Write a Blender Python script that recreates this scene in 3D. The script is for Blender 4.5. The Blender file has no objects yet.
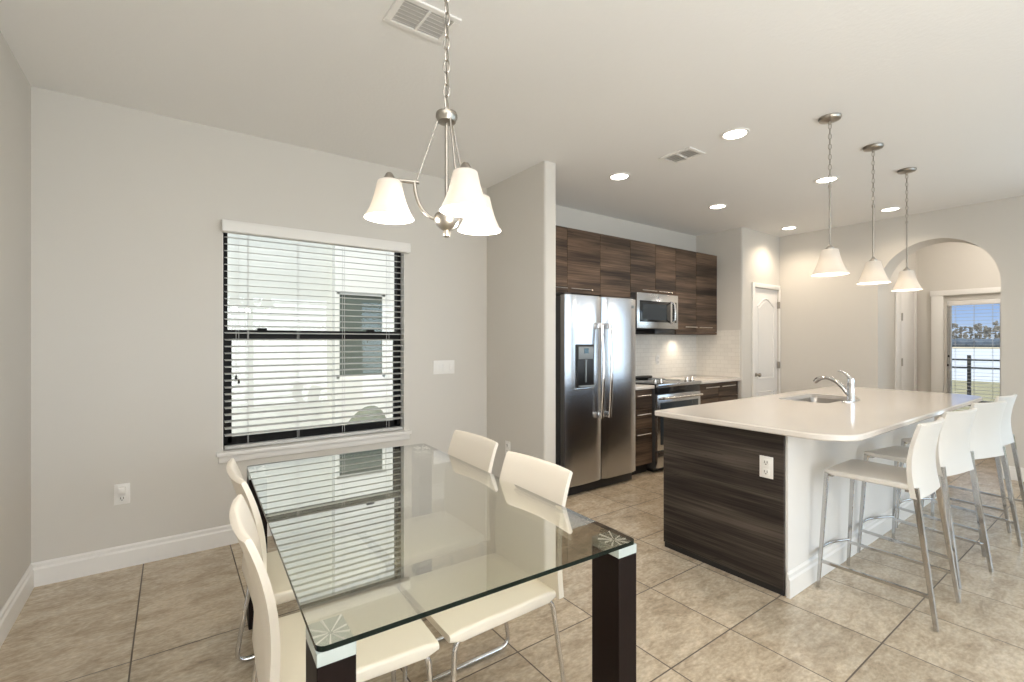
import bpy, bmesh, math, random
from mathutils import Vector, Matrix
random.seed(7)
PI = math.pi
S = bpy.context.scene
COL = S.collection

# ------------------------------------------------------------------ camera, world, sun, large lights, exposure
FOC = 470.8                                   # focal length in pixels of the 1024 px frame
YAW = math.atan(652 / FOC)
cd = bpy.data.cameras.new('camera')
cd.sensor_width = 36.0
cd.lens = FOC / 1024 * 36.0
cd.clip_start = 0.05
cd.clip_end = 1000
cam = bpy.data.objects.new('camera', cd)
COL.objects.link(cam)
cam.location = (0, 0, 1.365)
cam.rotation_euler = (PI / 2, 0, YAW - PI / 2)
S.camera = cam

S.view_settings.view_transform = 'Standard'
S.view_settings.look = 'None'
S.view_settings.gamma = 1.0
S.view_settings.use_curve_mapping = False
S.view_settings.exposure = 0.0
S.cycles.max_bounces = 12
S.cycles.diffuse_bounces = 6
S.cycles.glossy_bounces = 5
S.cycles.transparent_max_bounces = 24
S.cycles.transmission_bounces = 8
S.cycles.caustics_reflective = False
S.cycles.caustics_refractive = False
S.cycles.sample_clamp_indirect = 6.0
S.cycles.use_denoising = True

w = bpy.data.worlds.new('sky')
S.world = w
w.use_nodes = True
nt = w.node_tree
nt.nodes.clear()
wo = nt.nodes.new('ShaderNodeOutputWorld')
bg = nt.nodes.new('ShaderNodeBackground')
bg.inputs['Strength'].default_value = 1.0
tc = nt.nodes.new('ShaderNodeTexCoord')
sx = nt.nodes.new('ShaderNodeSeparateXYZ')
rp = nt.nodes.new('ShaderNodeValToRGB')
rp.color_ramp.elements[0].position = 0.0
rp.color_ramp.elements[0].color = (0.62, 0.74, 0.92, 1)
rp.color_ramp.elements[1].position = 0.6
rp.color_ramp.elements[1].color = (0.55, 0.74, 1.0, 1)
e = rp.color_ramp.elements.new(0.035)
e.color = (0.42, 0.60, 0.95, 1)
e = rp.color_ramp.elements.new(0.09)
e.color = (0.26, 0.45, 0.88, 1)
e = rp.color_ramp.elements.new(0.25)
e.color = (0.70, 0.85, 1.05, 1)
nt.links.new(tc.outputs['Generated'], sx.inputs[0])
nt.links.new(sx.outputs['Z'], rp.inputs['Fac'])
nt.links.new(rp.outputs['Color'], bg.inputs['Color'])
nt.links.new(bg.outputs[0], wo.inputs[0])


def lamp(name, kind, loc, rot, energy, color=(1, 1, 1), size=None, size_y=None, **kw):
    d = bpy.data.lights.new(name, kind)
    d.energy = energy
    d.color = color
    if kind == 'AREA':
        d.shape = 'RECTANGLE'
        d.size = size
        d.size_y = size_y
    for k, v in kw.items():
        setattr(d, k, v)
    o = bpy.data.objects.new(name, d)
    COL.objects.link(o)
    o.location = loc
    o.rotation_euler = rot
    return o


lamp('sun', 'SUN', (0, -10, 20), (math.radians(33), 0, math.radians(-18)), 5.0, (1.0, 0.965, 0.91), angle=0.02)
# daylight standing in the openings of the great room: lake windows, patio doors
lamp('daylight_lake_window', 'AREA', (7.08, -1.10, 1.22), (0, PI / 2, 0), 42, (0.66, 0.83, 1.0), 1.40, 2.90)
lamp('daylight_patio_door', 'AREA', (1.30, -3.36, 1.15), (PI / 2, 0, 0), 120, (0.95, 0.98, 1.0), 3.00, 2.2)
lamp('daylight_patio_door', 'AREA', (4.85, -3.36, 1.15), (PI / 2, 0, 0), 60, (0.68, 0.84, 1.0), 2.60, 2.2)
# added fill: unseen upward spots that brighten the room off the ceiling
lamp('bounce_flash', 'SPOT', (0.3, -1.5, 1.20), (PI, 0, 0), 520, (0.96, 0.985, 1.0), spot_size=2.9, spot_blend=1.0, shadow_soft_size=0.15)
lamp('bounce_flash', 'SPOT', (0.15, 0.30, 1.60), (PI, 0, 0), 210, (0.97, 0.985, 1.0), spot_size=1.35, spot_blend=0.6, shadow_soft_size=0.1)

# ------------------------------------------------------------------ materials
def mat(name):
    m = bpy.data.materials.new(name)
    m.use_nodes = True
    n = m.node_tree
    b = n.nodes['Principled BSDF']
    return m, n, b


def N(n, t, **kw):
    x = n.nodes.new(t)
    for k, v in kw.items():
        setattr(x, k, v)
    return x


def simple(name, col, rough=0.5, metal=0.0, noise=0.0, nscale=20.0, bump=0.0, bscale=200.0, spec=0.5, coat=0.0):
    m, n, b = mat(name)
    b.inputs['Base Color'].default_value = (*col, 1)
    b.inputs['Roughness'].default_value = rough
    b.inputs['Metallic'].default_value = metal
    b.inputs['Specular IOR Level'].default_value = spec
    b.inputs['Coat Weight'].default_value = coat
    co = N(n, 'ShaderNodeTexCoord')
    if noise > 0:
        t = N(n, 'ShaderNodeTexNoise')
        t.inputs['Scale'].default_value = nscale
        t.inputs['Detail'].default_value = 4
        n.links.new(co.outputs['Object'], t.inputs['Vector'])
        mr = N(n, 'ShaderNodeMapRange')
        mr.inputs['To Min'].default_value = 1 - noise
        mr.inputs['To Max'].default_value = 1 + noise
        n.links.new(t.outputs['Fac'], mr.inputs['Value'])
        mx = N(n, 'ShaderNodeVectorMath', operation='SCALE')
        mx.inputs[0].default_value = col
        n.links.new(mr.outputs[0], mx.inputs['Scale'])
        n.links.new(mx.outputs[0], b.inputs['Base Color'])
    if bump > 0:
        t2 = N(n, 'ShaderNodeTexNoise')
        t2.inputs['Scale'].default_value = bscale
        t2.inputs['Detail'].default_value = 3
        n.links.new(co.outputs['Object'], t2.inputs['Vector'])
        bp = N(n, 'ShaderNodeBump')
        bp.inputs['Strength'].default_value = bump
        bp.inputs['Distance'].default_value = 0.004
        n.links.new(t2.outputs['Fac'], bp.inputs['Height'])
        n.links.new(bp.outputs[0], b.inputs['Normal'])
    return m


def emit(name, col, strength):
    m, n, b = mat(name)
    b.inputs['Base Color'].default_value = (*col, 1)
    b.inputs['Emission Color'].default_value = (*col, 1)
    b.inputs['Emission Strength'].default_value = strength
    return m


def tile_floor():
    m, n, b = mat('floor_tile')
    L = n.links.new
    g = N(n, 'ShaderNodeNewGeometry')
    sp = N(n, 'ShaderNodeSeparateXYZ')
    L(g.outputs['Position'], sp.inputs[0])
    P_ = 0.4572

    def axis(out, off):
        a = N(n, 'ShaderNodeMath', operation='SUBTRACT')
        L(out, a.inputs[0])
        a.inputs[1].default_value = off
        d = N(n, 'ShaderNodeMath', operation='DIVIDE')
        L(a.outputs[0], d.inputs[0])
        d.inputs[1].default_value = P_
        fl = N(n, 'ShaderNodeMath', operation='FLOOR')
        L(d.outputs[0], fl.inputs[0])
        fr = N(n, 'ShaderNodeMath', operation='FRACT')
        L(d.outputs[0], fr.inputs[0])
        s = N(n, 'ShaderNodeMath', operation='SUBTRACT')
        L(fr.outputs[0], s.inputs[0])
        s.inputs[1].default_value = 0.5
        ab = N(n, 'ShaderNodeMath', operation='ABSOLUTE')
        L(s.outputs[0], ab.inputs[0])
        return fl.outputs[0], ab.outputs[0]
    lx = N(n, 'ShaderNodeMath', operation='MAXIMUM')      # cut tiles along the walls
    L(sp.outputs['X'], lx.inputs[0])
    lx.inputs[1].default_value = -0.56
    ly = N(n, 'ShaderNodeMath', operation='MINIMUM')
    L(sp.outputs['Y'], ly.inputs[0])
    ly.inputs[1].default_value = 2.95
    ix, ax = axis(lx.outputs[0], 0.3156)
    iy, ay = axis(ly.outputs[0], 0.2887)
    mxn = N(n, 'ShaderNodeMath', operation='MAXIMUM')
    L(ax, mxn.inputs[0])
    L(ay, mxn.inputs[1])
    gr = N(n, 'ShaderNodeMapRange', interpolation_type='SMOOTHSTEP')
    gr.inputs['From Min'].default_value = 0.5 - 0.0092
    gr.inputs['From Max'].default_value = 0.5 - 0.0055
    L(mxn.outputs[0], gr.inputs['Value'])
    cb = N(n, 'ShaderNodeCombineXYZ')
    L(ix, cb.inputs[0])
    L(iy, cb.inputs[1])
    wn = N(n, 'ShaderNodeTexWhiteNoise', noise_dimensions='3D')
    L(cb.outputs[0], wn.inputs['Vector'])
    sc = N(n, 'ShaderNodeVectorMath', operation='SCALE')
    L(wn.outputs['Color'], sc.inputs[0])
    sc.inputs['Scale'].default_value = 9.0
    ad = N(n, 'ShaderNodeVectorMath', operation='ADD')
    L(g.outputs['Position'], ad.inputs[0])
    L(sc.outputs[0], ad.inputs[1])
    mp = N(n, 'ShaderNodeMapping')
    mp.inputs['Scale'].default_value = (1.0, 1.9, 1.0)
    L(ad.outputs[0], mp.inputs['Vector'])
    n1 = N(n, 'ShaderNodeTexNoise')
    n1.inputs['Scale'].default_value = 5.0
    n1.inputs['Detail'].default_value = 9
    n1.inputs['Roughness'].default_value = 0.76
    n1.inputs['Distortion'].default_value = 0.5
    L(mp.outputs[0], n1.inputs['Vector'])
    cr = N(n, 'ShaderNodeValToRGB')
    cr.color_ramp.elements[0].position = 0.30
    cr.color_ramp.elements[0].color = (0.29, 0.225, 0.158, 1)
    cr.color_ramp.elements[1].position = 0.72
    cr.color_ramp.elements[1].color = (0.63, 0.545, 0.43, 1)
    e = cr.color_ramp.elements.new(0.5)
    e.color = (0.49, 0.405, 0.300, 1)
    L(n1.outputs['Fac'], cr.inputs['Fac'])
    n2 = N(n, 'ShaderNodeTexNoise')
    n2.inputs['Scale'].default_value = 38
    n2.inputs['Detail'].default_value = 5
    L(mp.outputs[0], n2.inputs['Vector'])
    mr = N(n, 'ShaderNodeMapRange')
    mr.inputs['From Min'].default_value = 0.3
    mr.inputs['From Max'].default_value = 0.7
    mr.inputs['To Min'].default_value = 0.80
    mr.inputs['To Max'].default_value = 1.14
    L(n2.outputs['Fac'], mr.inputs['Value'])
    v1 = N(n, 'ShaderNodeVectorMath', operation='SCALE')
    L(cr.outputs['Color'], v1.inputs[0])
    L(mr.outputs[0], v1.inputs['Scale'])
    tm = N(n, 'ShaderNodeMapRange')
    tm.inputs['To Min'].default_value = 0.92
    tm.inputs['To Max'].default_value = 1.08
    L(wn.outputs['Value'], tm.inputs['Value'])
    v2 = N(n, 'ShaderNodeVectorMath', operation='SCALE')
    L(v1.outputs[0], v2.inputs[0])
    L(tm.outputs[0], v2.inputs['Scale'])
    mx = N(n, 'ShaderNodeMix', data_type='RGBA')
    L(gr.outputs[0], mx.inputs['Factor'])
    L(v2.outputs[0], mx.inputs['A'])
    mx.inputs['B'].default_value = (0.11, 0.085, 0.062, 1)
    L(mx.outputs['Result'], b.inputs['Base Color'])
    rg = N(n, 'ShaderNodeMapRange')
    rg.inputs['To Min'].default_value = 0.24
    rg.inputs['To Max'].default_value = 0.8
    L(gr.outputs[0], rg.inputs['Value'])
    L(rg.outputs[0], b.inputs['Roughness'])
    bp = N(n, 'ShaderNodeBump')
    bp.inputs['Strength'].default_value = 0.25
    bp.inputs['Distance'].default_value = 0.002
    iv = N(n, 'ShaderNodeMath', operation='SUBTRACT')
    iv.inputs[0].default_value = 1.0
    L(gr.outputs[0], iv.inputs[1])
    am = N(n, 'ShaderNodeMath', operation='MULTIPLY_ADD')
    L(n2.outputs['Fac'], am.inputs[0])
    am.inputs[1].default_value = 0.12
    L(iv.outputs[0], am.inputs[2])
    L(am.outputs[0], bp.inputs['Height'])
    L(bp.outputs[0], b.inputs['Normal'])
    return m


def wood(name, dark, mid, light, rough=0.45):
    """laminate with a horizontal grain: wide tone bands, fine streaks, a few dark cathedral marks"""
    m, n, b = mat(name)
    L = n.links.new
    co = N(n, 'ShaderNodeTexCoord')
    oi = N(n, 'ShaderNodeObjectInfo')
    sc = N(n, 'ShaderNodeMath', operation='MULTIPLY')
    L(oi.outputs['Random'], sc.inputs[0])
    sc.inputs[1].default_value = 37.0
    cb = N(n, 'ShaderNodeCombineXYZ')
    for k in range(3):
        L(sc.outputs[0], cb.inputs[k])
    ad = N(n, 'ShaderNodeVectorMath', operation='ADD')
    L(co.outputs['Object'], ad.inputs[0])
    L(cb.outputs[0], ad.inputs[1])

    def noise(scl, det, dist=0.0):
        mp = N(n, 'ShaderNodeMapping')
        mp.inputs['Scale'].default_value = scl
        L(ad.outputs[0], mp.inputs['Vector'])
        t = N(n, 'ShaderNodeTexNoise')
        t.inputs['Scale'].default_value = 1.0
        t.inputs['Detail'].default_value = det
        t.inputs['Roughness'].default_value = 0.6
        t.inputs['Distortion'].default_value = dist
        L(mp.outputs[0], t.inputs['Vector'])
        return t.outputs['Fac']
    bands = noise((0.8, 0.8, 8.5), 2, 0.25)
    fine = noise((1.8, 1.8, 100.0), 8, 0.5)
    marks = noise((4.0, 4.0, 36.0), 3, 1.6)
    mixf = N(n, 'ShaderNodeMath', operation='MULTIPLY_ADD')
    L(fine, mixf.inputs[0])
    mixf.inputs[1].default_value = 0.46
    hf = N(n, 'ShaderNodeMath', operation='MULTIPLY')
    L(bands, hf.inputs[0])
    hf.inputs[1].default_value = 0.62
    L(hf.outputs[0], mixf.inputs[2])
    cr = N(n, 'ShaderNodeValToRGB')
    cr.color_ramp.elements[0].position = 0.42
    cr.color_ramp.elements[0].color = (*dark, 1)
    cr.color_ramp.elements[1].position = 0.72
    cr.color_ramp.elements[1].color = (*light, 1)
    e = cr.color_ramp.elements.new(0.53)
    e.color = (*mid, 1)
    L(mixf.outputs[0], cr.inputs['Fac'])
    mk = N(n, 'ShaderNodeMapRange', interpolation_type='SMOOTHSTEP')
    mk.inputs['From Min'].default_value = 0.64
    mk.inputs['From Max'].default_value = 0.72
    mk.inputs['To Min'].default_value = 1.0
    mk.inputs['To Max'].default_value = 0.45
    L(marks, mk.inputs['Value'])
    v = N(n, 'ShaderNodeVectorMath', operation='SCALE')
    L(cr.outputs['Color'], v.inputs[0])
    L(mk.outputs[0], v.inputs['Scale'])
    L(v.outputs[0], b.inputs['Base Color'])
    b.inputs['Roughness'].default_value = rough
    b.inputs['Specular IOR Level'].default_value = 0.3
    bp = N(n, 'ShaderNodeBump')
    bp.inputs['Strength'].default_value = 0.12
    bp.inputs['Distance'].default_value = 0.002
    L(fine, bp.inputs['Height'])
    L(bp.outputs[0], b.inputs['Normal'])
    return m


def glass(name, tint, base=0.04, graze=0.9, power=4.0, rough=0.0, tcol=None):
    """clear sheet: see-through with a mirror part that grows towards grazing angles"""
    m = bpy.data.materials.new(name)
    m.use_nodes = True
    n = m.node_tree
    n.nodes.clear()
    L = n.links.new
    out = N(n, 'ShaderNodeOutputMaterial')
    tr = N(n, 'ShaderNodeBsdfTransparent')
    tr.inputs['Color'].default_value = (*tint, 1)
    gl = N(n, 'ShaderNodeBsdfGlossy')
    gl.inputs['Roughness'].default_value = rough
    gl.inputs['Color'].default_value = (1, 1, 1, 1) if tcol is None else (*tcol, 1)
    ly = N(n, 'ShaderNodeLayerWeight')
    ly.inputs['Blend'].default_value = 0.5
    pw = N(n, 'ShaderNodeMath', operation='POWER')
    L(ly.outputs['Facing'], pw.inputs[0])
    pw.inputs[1].default_value = power
    mr = N(n, 'ShaderNodeMapRange')
    mr.inputs['To Min'].default_value = base
    mr.inputs['To Max'].default_value = graze
    L(pw.outputs[0], mr.inputs['Value'])
    mx = N(n, 'ShaderNodeMixShader')
    L(mr.outputs[0], mx.inputs[0])
    L(tr.outputs[0], mx.inputs[1])
    L(gl.outputs[0], mx.inputs[2])
    L(mx.outputs[0], out.inputs[0])
    return m


def subway():
    m, n, b = mat('subway_tile')
    L = n.links.new
    g = N(n, 'ShaderNodeNewGeometry')
    sp = N(n, 'ShaderNodeSeparateXYZ')
    L(g.outputs['Position'], sp.inputs[0])
    sm = N(n, 'ShaderNodeMath', operation='ADD')
    L(sp.outputs['X'], sm.inputs[0])
    L(sp.outputs['Y'], sm.inputs[1])
    cb = N(n, 'ShaderNodeCombineXYZ')
    L(sm.outputs[0], cb.inputs[0])
    L(sp.outputs['Z'], cb.inputs[1])
    br = N(n, 'ShaderNodeTexBrick')
    br.inputs['Scale'].default_value = 1.0
    br.inputs['Brick Width'].default_value = 0.102
    br.inputs['Row Height'].default_value = 0.051
    br.inputs['Mortar Size'].default_value = 0.0016
    br.inputs['Color1'].default_value = (0.76, 0.73, 0.68, 1)
    br.inputs['Color2'].default_value = (0.80, 0.77, 0.72, 1)
    br.inputs['Mortar'].default_value = (0.64, 0.61, 0.56, 1)
    L(cb.outputs[0], br.inputs['Vector'])
    L(br.outputs['Color'], b.inputs['Base Color'])
    b.inputs['Roughness'].default_value = 0.18
    bp = N(n, 'ShaderNodeBump')
    bp.inputs['Strength'].default_value = 0.4
    bp.inputs['Distance'].default_value = 0.002
    bp.invert = True
    L(br.outputs['Fac'], bp.inputs['Height'])
    L(bp.outputs[0], b.inputs['Normal'])
    return m


def steel():
    m, n, b = mat('brushed_steel')
    L = n.links.new
    co = N(n, 'ShaderNodeTexCoord')
    mp = N(n, 'ShaderNodeMapping')
    mp.inputs['Scale'].default_value = (2.0, 2.0, 260.0)
    L(co.outputs['Object'], mp.inputs['Vector'])
    t = N(n, 'ShaderNodeTexNoise')
    t.inputs['Scale'].default_value = 1.0
    t.inputs['Detail'].default_value = 3
    L(mp.outputs[0], t.inputs['Vector'])
    mr = N(n, 'ShaderNodeMapRange')
    mr.inputs['To Min'].default_value = 0.17
    mr.inputs['To Max'].default_value = 0.27
    L(t.outputs['Fac'], mr.inputs['Value'])
    L(mr.outputs[0], b.inputs['Roughness'])
    b.inputs['Metallic'].default_value = 1.0
    b.inputs['Base Color'].default_value = (0.60, 0.615, 0.64, 1)
    return m


def shade_glass():
    m = bpy.data.materials.new('frosted_shade_glass')
    m.use_nodes = True
    n = m.node_tree
    n.nodes.clear()
    L = n.links.new
    out = N(n, 'ShaderNodeOutputMaterial')
    df = N(n, 'ShaderNodeBsdfDiffuse')
    df.inputs['Color'].default_value = (0.86, 0.82, 0.76, 1)
    tl = N(n, 'ShaderNodeBsdfTranslucent')
    tl.inputs['Color'].default_value = (0.36, 0.33, 0.29, 1)
    mx = N(n, 'ShaderNodeMixShader')
    mx.inputs[0].default_value = 0.55
    L(df.outputs[0], mx.inputs[1])
    L(tl.outputs[0], mx.inputs[2])
    em = N(n, 'ShaderNodeEmission')
    em.inputs['Color'].default_value = (1.0, 0.93, 0.83, 1)
    em.inputs['Strength'].default_value = 0.15
    ad = N(n, 'ShaderNodeAddShader')
    L(mx.outputs[0], ad.inputs[0])
    L(em.outputs[0], ad.inputs[1])
    L(ad.outputs[0], out.inputs[0])
    return m


M = {}
M['floor'] = tile_floor()
M['wall'] = simple('wall_paint', (0.61, 0.583, 0.538), 0.75, bump=0.06, bscale=160)
M['ceiling'] = simple('ceiling_paint', (0.82, 0.808, 0.79), 0.85, bump=0.35, bscale=45)
M['trim'] = simple('white_trim_paint', (0.78, 0.76, 0.73), 0.4)
M['wood'] = wood('dark_laminate', (0.020, 0.012, 0.008), (0.060, 0.038, 0.025), (0.170, 0.112, 0.074))
M['wood_grey'] = wood('grey_brown_laminate', (0.012, 0.009, 0.0075), (0.036, 0.028, 0.023), (0.100, 0.080, 0.066))  # same dark laminate; greyer, darker tone puts cool light into the colour
M['toe'] = simple('toe_kick_black', (0.012, 0.010, 0.009), 0.6)
M['wenge'] = simple('wenge_leg', (0.009, 0.0045, 0.0035), 0.5, noise=0.3, nscale=60, spec=0.12)
M['steel'] = steel()
M['chrome'] = simple('chrome', (0.72, 0.72, 0.73), 0.10, 1.0)
M['chrome_leg'] = simple('chrome_leg', (0.52, 0.51, 0.50), 0.14, 1.0)
M['nickel'] = simple('brushed_nickel', (0.38, 0.35, 0.31), 0.28, 1.0)
M['handle'] = simple('handle_steel', (0.68, 0.66, 0.63), 0.25, 1.0)
M['leather'] = simple('white_leather', (0.75, 0.685, 0.59), 0.42, bump=0.12, bscale=420)
M['leather_stool'] = simple('pale_leather', (0.64, 0.61, 0.565), 0.45, bump=0.12, bscale=420)
M['quartz'] = simple('white_quartz', (0.67, 0.625, 0.575), 0.10, noise=0.03, nscale=300)
M['black'] = simple('black_plastic', (0.012, 0.012, 0.013), 0.35)
M['black_glass'] = simple('black_glass', (0.015, 0.016, 0.018), 0.05)
M['oven_glass'] = simple('oven_glass', (0.03, 0.04, 0.05), 0.06)
M['dark_grey'] = simple('dark_grey_panel', (0.045, 0.045, 0.047), 0.5)
M['grey_panel'] = simple('grey_panel', (0.22, 0.25, 0.27), 0.3)
M['duct'] = simple('vent_shadow_grey', (0.58, 0.565, 0.54), 0.7)
M['screen'] = simple('display_screen', (0.02, 0.06, 0.08), 0.1)
M['bronze'] = simple('bronze_frame', (0.005, 0.004, 0.0035), 0.55, spec=0.2)
M['slat'] = simple('white_slat', (0.54, 0.535, 0.515), 0.5)
M['plate'] = simple('white_plate', (0.80, 0.78, 0.75), 0.35)
M['slot'] = simple('outlet_slot', (0.05, 0.045, 0.04), 0.6)
M['shade'] = shade_glass()
M['bulb'] = emit('bulb_glow', (1.0, 0.88, 0.70), 12)
M['lens'] = emit('downlight_glow', (1.0, 0.93, 0.82), 10)
M['tabletop'] = glass('table_glass', (0.90, 0.905, 0.84), 0.05, 1.0, 1.6, tcol=(1.0, 1.0, 1.0))
M['glass_edge'] = simple('glass_edge', (0.006, 0.011, 0.008), 0.15, spec=0.15)
M['mirror_plate'] = simple('polished_plate', (0.52, 0.58, 0.57), 0.22, 0.25)
M['pane'] = glass('window_pane', (0.97, 0.98, 0.97), 0.03, 0.8, 5.0)
M['subway'] = subway()
M['door'] = simple('door_paint', (0.77, 0.75, 0.725), 0.4)
M['stucco'] = simple('neighbour_stucco', (0.63, 0.635, 0.585), 0.9, noise=0.05, nscale=25, bump=0.5, bscale=60)
M['stucco_smooth'] = simple('neighbour_smooth_band', (0.78, 0.77, 0.715), 0.9)
M['screen_mesh'] = simple('insect_screen', (0.10, 0.12, 0.10), 0.35, noise=0.15, nscale=30)
M['roof'] = simple('roof_shingle', (0.22, 0.19, 0.16), 0.9, noise=0.2, nscale=40)
M['boulder'] = simple('grey_green_stone', (0.17, 0.18, 0.13), 0.8, noise=0.1, nscale=8)
M['grass'] = simple('dry_lawn', (0.30, 0.27, 0.16), 0.95, noise=0.35, nscale=1.2)
M['gravel'] = simple('pale_gravel', (0.55, 0.53, 0.48), 0.95, noise=0.2, nscale=30)
M['sand'] = simple('shore_sand', (0.52, 0.43, 0.29), 0.95, noise=0.15, nscale=0.3)
M['lake'] = simple('lake_water', (0.62, 0.63, 0.65), 0.45, bump=0.4, bscale=2.0)
M['fence'] = simple('black_rail', (0.02, 0.022, 0.026), 0.5)
M['tree'] = simple('winter_foliage', (0.22, 0.21, 0.19), 0.95, noise=0.5, nscale=1.5)
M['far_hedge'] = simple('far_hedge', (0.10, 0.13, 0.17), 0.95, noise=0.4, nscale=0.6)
M['bark'] = simple('bark', (0.12, 0.10, 0.08), 0.9)
M['sink'] = simple('sink_steel', (0.42, 0.39, 0.36), 0.30, 1.0)


# ------------------------------------------------------------------ mesh builder
class MB:
    def __init__(s):
        s.bm = bmesh.new()

    def box(s, x0, x1, y0, y1, z0, z1, bev=0.0, seg=2, rot=None):
        bm = s.bm
        vs = [bm.verts.new((x, y, z)) for x in (x0, x1) for y in (y0, y1) for z in (z0, z1)]
        fs = []
        for q in ((0, 1, 3, 2), (4, 6, 7, 5), (0, 4, 5, 1), (2, 3, 7, 6), (0, 2, 6, 4), (1, 5, 7, 3)):
            fs.append(bm.faces.new([vs[i] for i in q]))
        if bev > 0:
            ed = list({e for f in fs for e in f.edges})
            bmesh.ops.bevel(bm, geom=ed, offset=bev, segments=seg, affect='EDGES', profile=0.5)
        return s

    def loft(s, loops, cap0=True, cap1=True, closed=False):
        bm = s.bm
        vl = [[bm.verts.new(p) for p in lp] for lp in loops]
        n = len(vl[0])
        m = len(vl)
        for i in range(m if closed else m - 1):
            a, b = vl[i], vl[(i + 1) % m]
            for j in range(n):
                try:
                    bm.faces.new((a[j], a[(j + 1) % n], b[(j + 1) % n], b[j]))
                except ValueError:
                    pass
        if not closed:
            if cap0:
                bm.faces.new(list(reversed(vl[0])))
            if cap1:
                bm.faces.new(vl[-1])
        return s

    def tube(s, pts, r, n=8, closed=False, radii=None, square=False, cap=True):
        P = [Vector(p) for p in pts]
        m = len(P)
        T = []
        for i in range(m):
            if closed:
                t = (P[(i + 1) % m] - P[i - 1])
            elif i == 0:
                t = P[1] - P[0]
            elif i == m - 1:
                t = P[-1] - P[-2]
            else:
                t = (P[i + 1] - P[i]).normalized() + (P[i] - P[i - 1]).normalized()
            T.append(t.normalized())
        up = Vector((0, 0, 1)) if abs(T[0].z) < 0.9 else Vector((1, 0, 0))
        u = T[0].cross(up).normalized()
        loops = []
        for i in range(m):
            if i:
                u = u - T[i] * u.dot(T[i])
                u.normalize()
            v = T[i].cross(u)
            rr = radii[i] if radii else r
            if square:
                lp = [P[i] + (u * a + v * b) * rr for a, b in ((1, 1), (-1, 1), (-1, -1), (1, -1))]
            else:
                lp = [P[i] + (u * math.cos(2 * PI * k / n) + v * math.sin(2 * PI * k / n)) * rr for k in range(n)]
            loops.append(lp)
        return s.loft(loops, cap, cap, closed)

    def lathe(s, prof, c=(0, 0, 0), n=24, axis='z', capb=True, capt=True):
        loops = []
        for r, h in prof:
            lp = []
            for k in range(n):
                a = 2 * PI * k / n
                if axis == 'z':
                    lp.append((c[0] + r * math.cos(a), c[1] + r * math.sin(a), c[2] + h))
                elif axis == 'y':
                    lp.append((c[0] + r * math.cos(a), c[1] + h, c[2] + r * math.sin(a)))
                else:
                    lp.append((c[0] + h, c[1] + r * math.cos(a), c[2] + r * math.sin(a)))
            loops.append(lp)
        return s.loft(loops, capb, capt)

    def prism(s, poly, axis, a, b):
        """polygon in the plane across `axis`, extruded from a to b"""
        def P(p, h):
            return {'x': (h, p[0], p[1]), 'y': (p[0], h, p[1]), 'z': (p[0], p[1], h)}[axis]
        return s.loft([[P(p, a) for p in poly], [P(p, b) for p in poly]])

    def sphere(s, c, r, seg=16, rings=10, sc=(1, 1, 1)):
        mt = Matrix.Translation(c) @ Matrix.Diagonal((r * sc[0], r * sc[1], r * sc[2], 1))
        bmesh.ops.create_uvsphere(s.bm, u_segments=seg, v_segments=rings, radius=1.0, matrix=mt)
        return s

    def torus(s, c, R, r, sy=1.0, rot=0.0, n=14, k=6, axis='z'):
        """ring in a vertical plane turned by `rot` about z (a chain link), stretched by sy in height"""
        pts = []
        for i in range(n):
            a = 2 * PI * i / n
            x, z = R * math.cos(a), R * sy * math.sin(a)
            pts.append((c[0] + x * math.cos(rot), c[1] + x * math.sin(rot), c[2] + z))
        return s.tube(pts, r, k, closed=True)

    def build(s, name, m, parent=None, off=(0, 0, 0), smooth=40, wire=None):
        bm = s.bm
        bmesh.ops.recalc_face_normals(bm, faces=bm.faces[:])
        me = bpy.data.meshes.new(name)
        bm.to_mesh(me)
        bm.free()
        if any(off):
            me.transform(Matrix.Translation((-off[0], -off[1], -off[2])))
        ms = m if isinstance(m, (list, tuple)) else [m]
        for k in ms:
            me.materials.append(k)
        if smooth:
            me.shade_smooth()
            me.set_sharp_from_angle(angle=math.radians(smooth))
        o = bpy.data.objects.new(name, me)
        COL.objects.link(o)
        if parent:
            o.parent = parent
        return o


def thing(name, label, cat, loc=(0, 0, 0), rot=0.0, group=None):
    o = bpy.data.objects.new(name, None)
    o.empty_display_size = 0.1
    COL.objects.link(o)
    o.location = loc
    o.rotation_euler = (0, 0, rot)
    o['label'] = label
    o['category'] = cat
    if group:
        o['group'] = group
    return o


def tag(o, label, cat, group=None):
    o['label'] = label
    o['category'] = cat
    if group:
        o['group'] = group
    return o


def struct(o, label=None, cat=None):
    o['kind'] = 'structure'
    if label:
        o['label'] = label
        o['category'] = cat
    return o


def dup(root, loc, rot, label):
    r = root.copy()
    COL.objects.link(r)
    r.location = loc
    r.rotation_euler = (0, 0, rot)
    r['label'] = label
    for ch in list(root.children):
        c = ch.copy()
        COL.objects.link(c)
        c.parent = r
        for g in ch.children:
            d = g.copy()
            COL.objects.link(d)
            d.parent = c
    return r


def arc_pts(cx, cy, r, a0, a1, n):
    return [(cx + r * math.cos(a0 + (a1 - a0) * k / n), cy + r * math.sin(a0 + (a1 - a0) * k / n)) for k in range(n + 1)]


def round_path(pts, r, n=5):
    """polyline with its inner corners rounded"""
    P = [Vector(p) for p in pts]
    out = [P[0]]
    for i in range(1, len(P) - 1):
        a, b, c = P[i - 1], P[i], P[i + 1]
        d1, d2 = (a - b), (c - b)
        rr = min(r, d1.length * 0.49, d2.length * 0.49)
        p, q = b + d1.normalized() * rr, b + d2.normalized() * rr
        for k in range(n + 1):
            t = k / n
            out.append(p * (1 - t) ** 2 + b * 2 * t * (1 - t) + q * t * t)
    out.append(P[-1])
    return out


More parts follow.
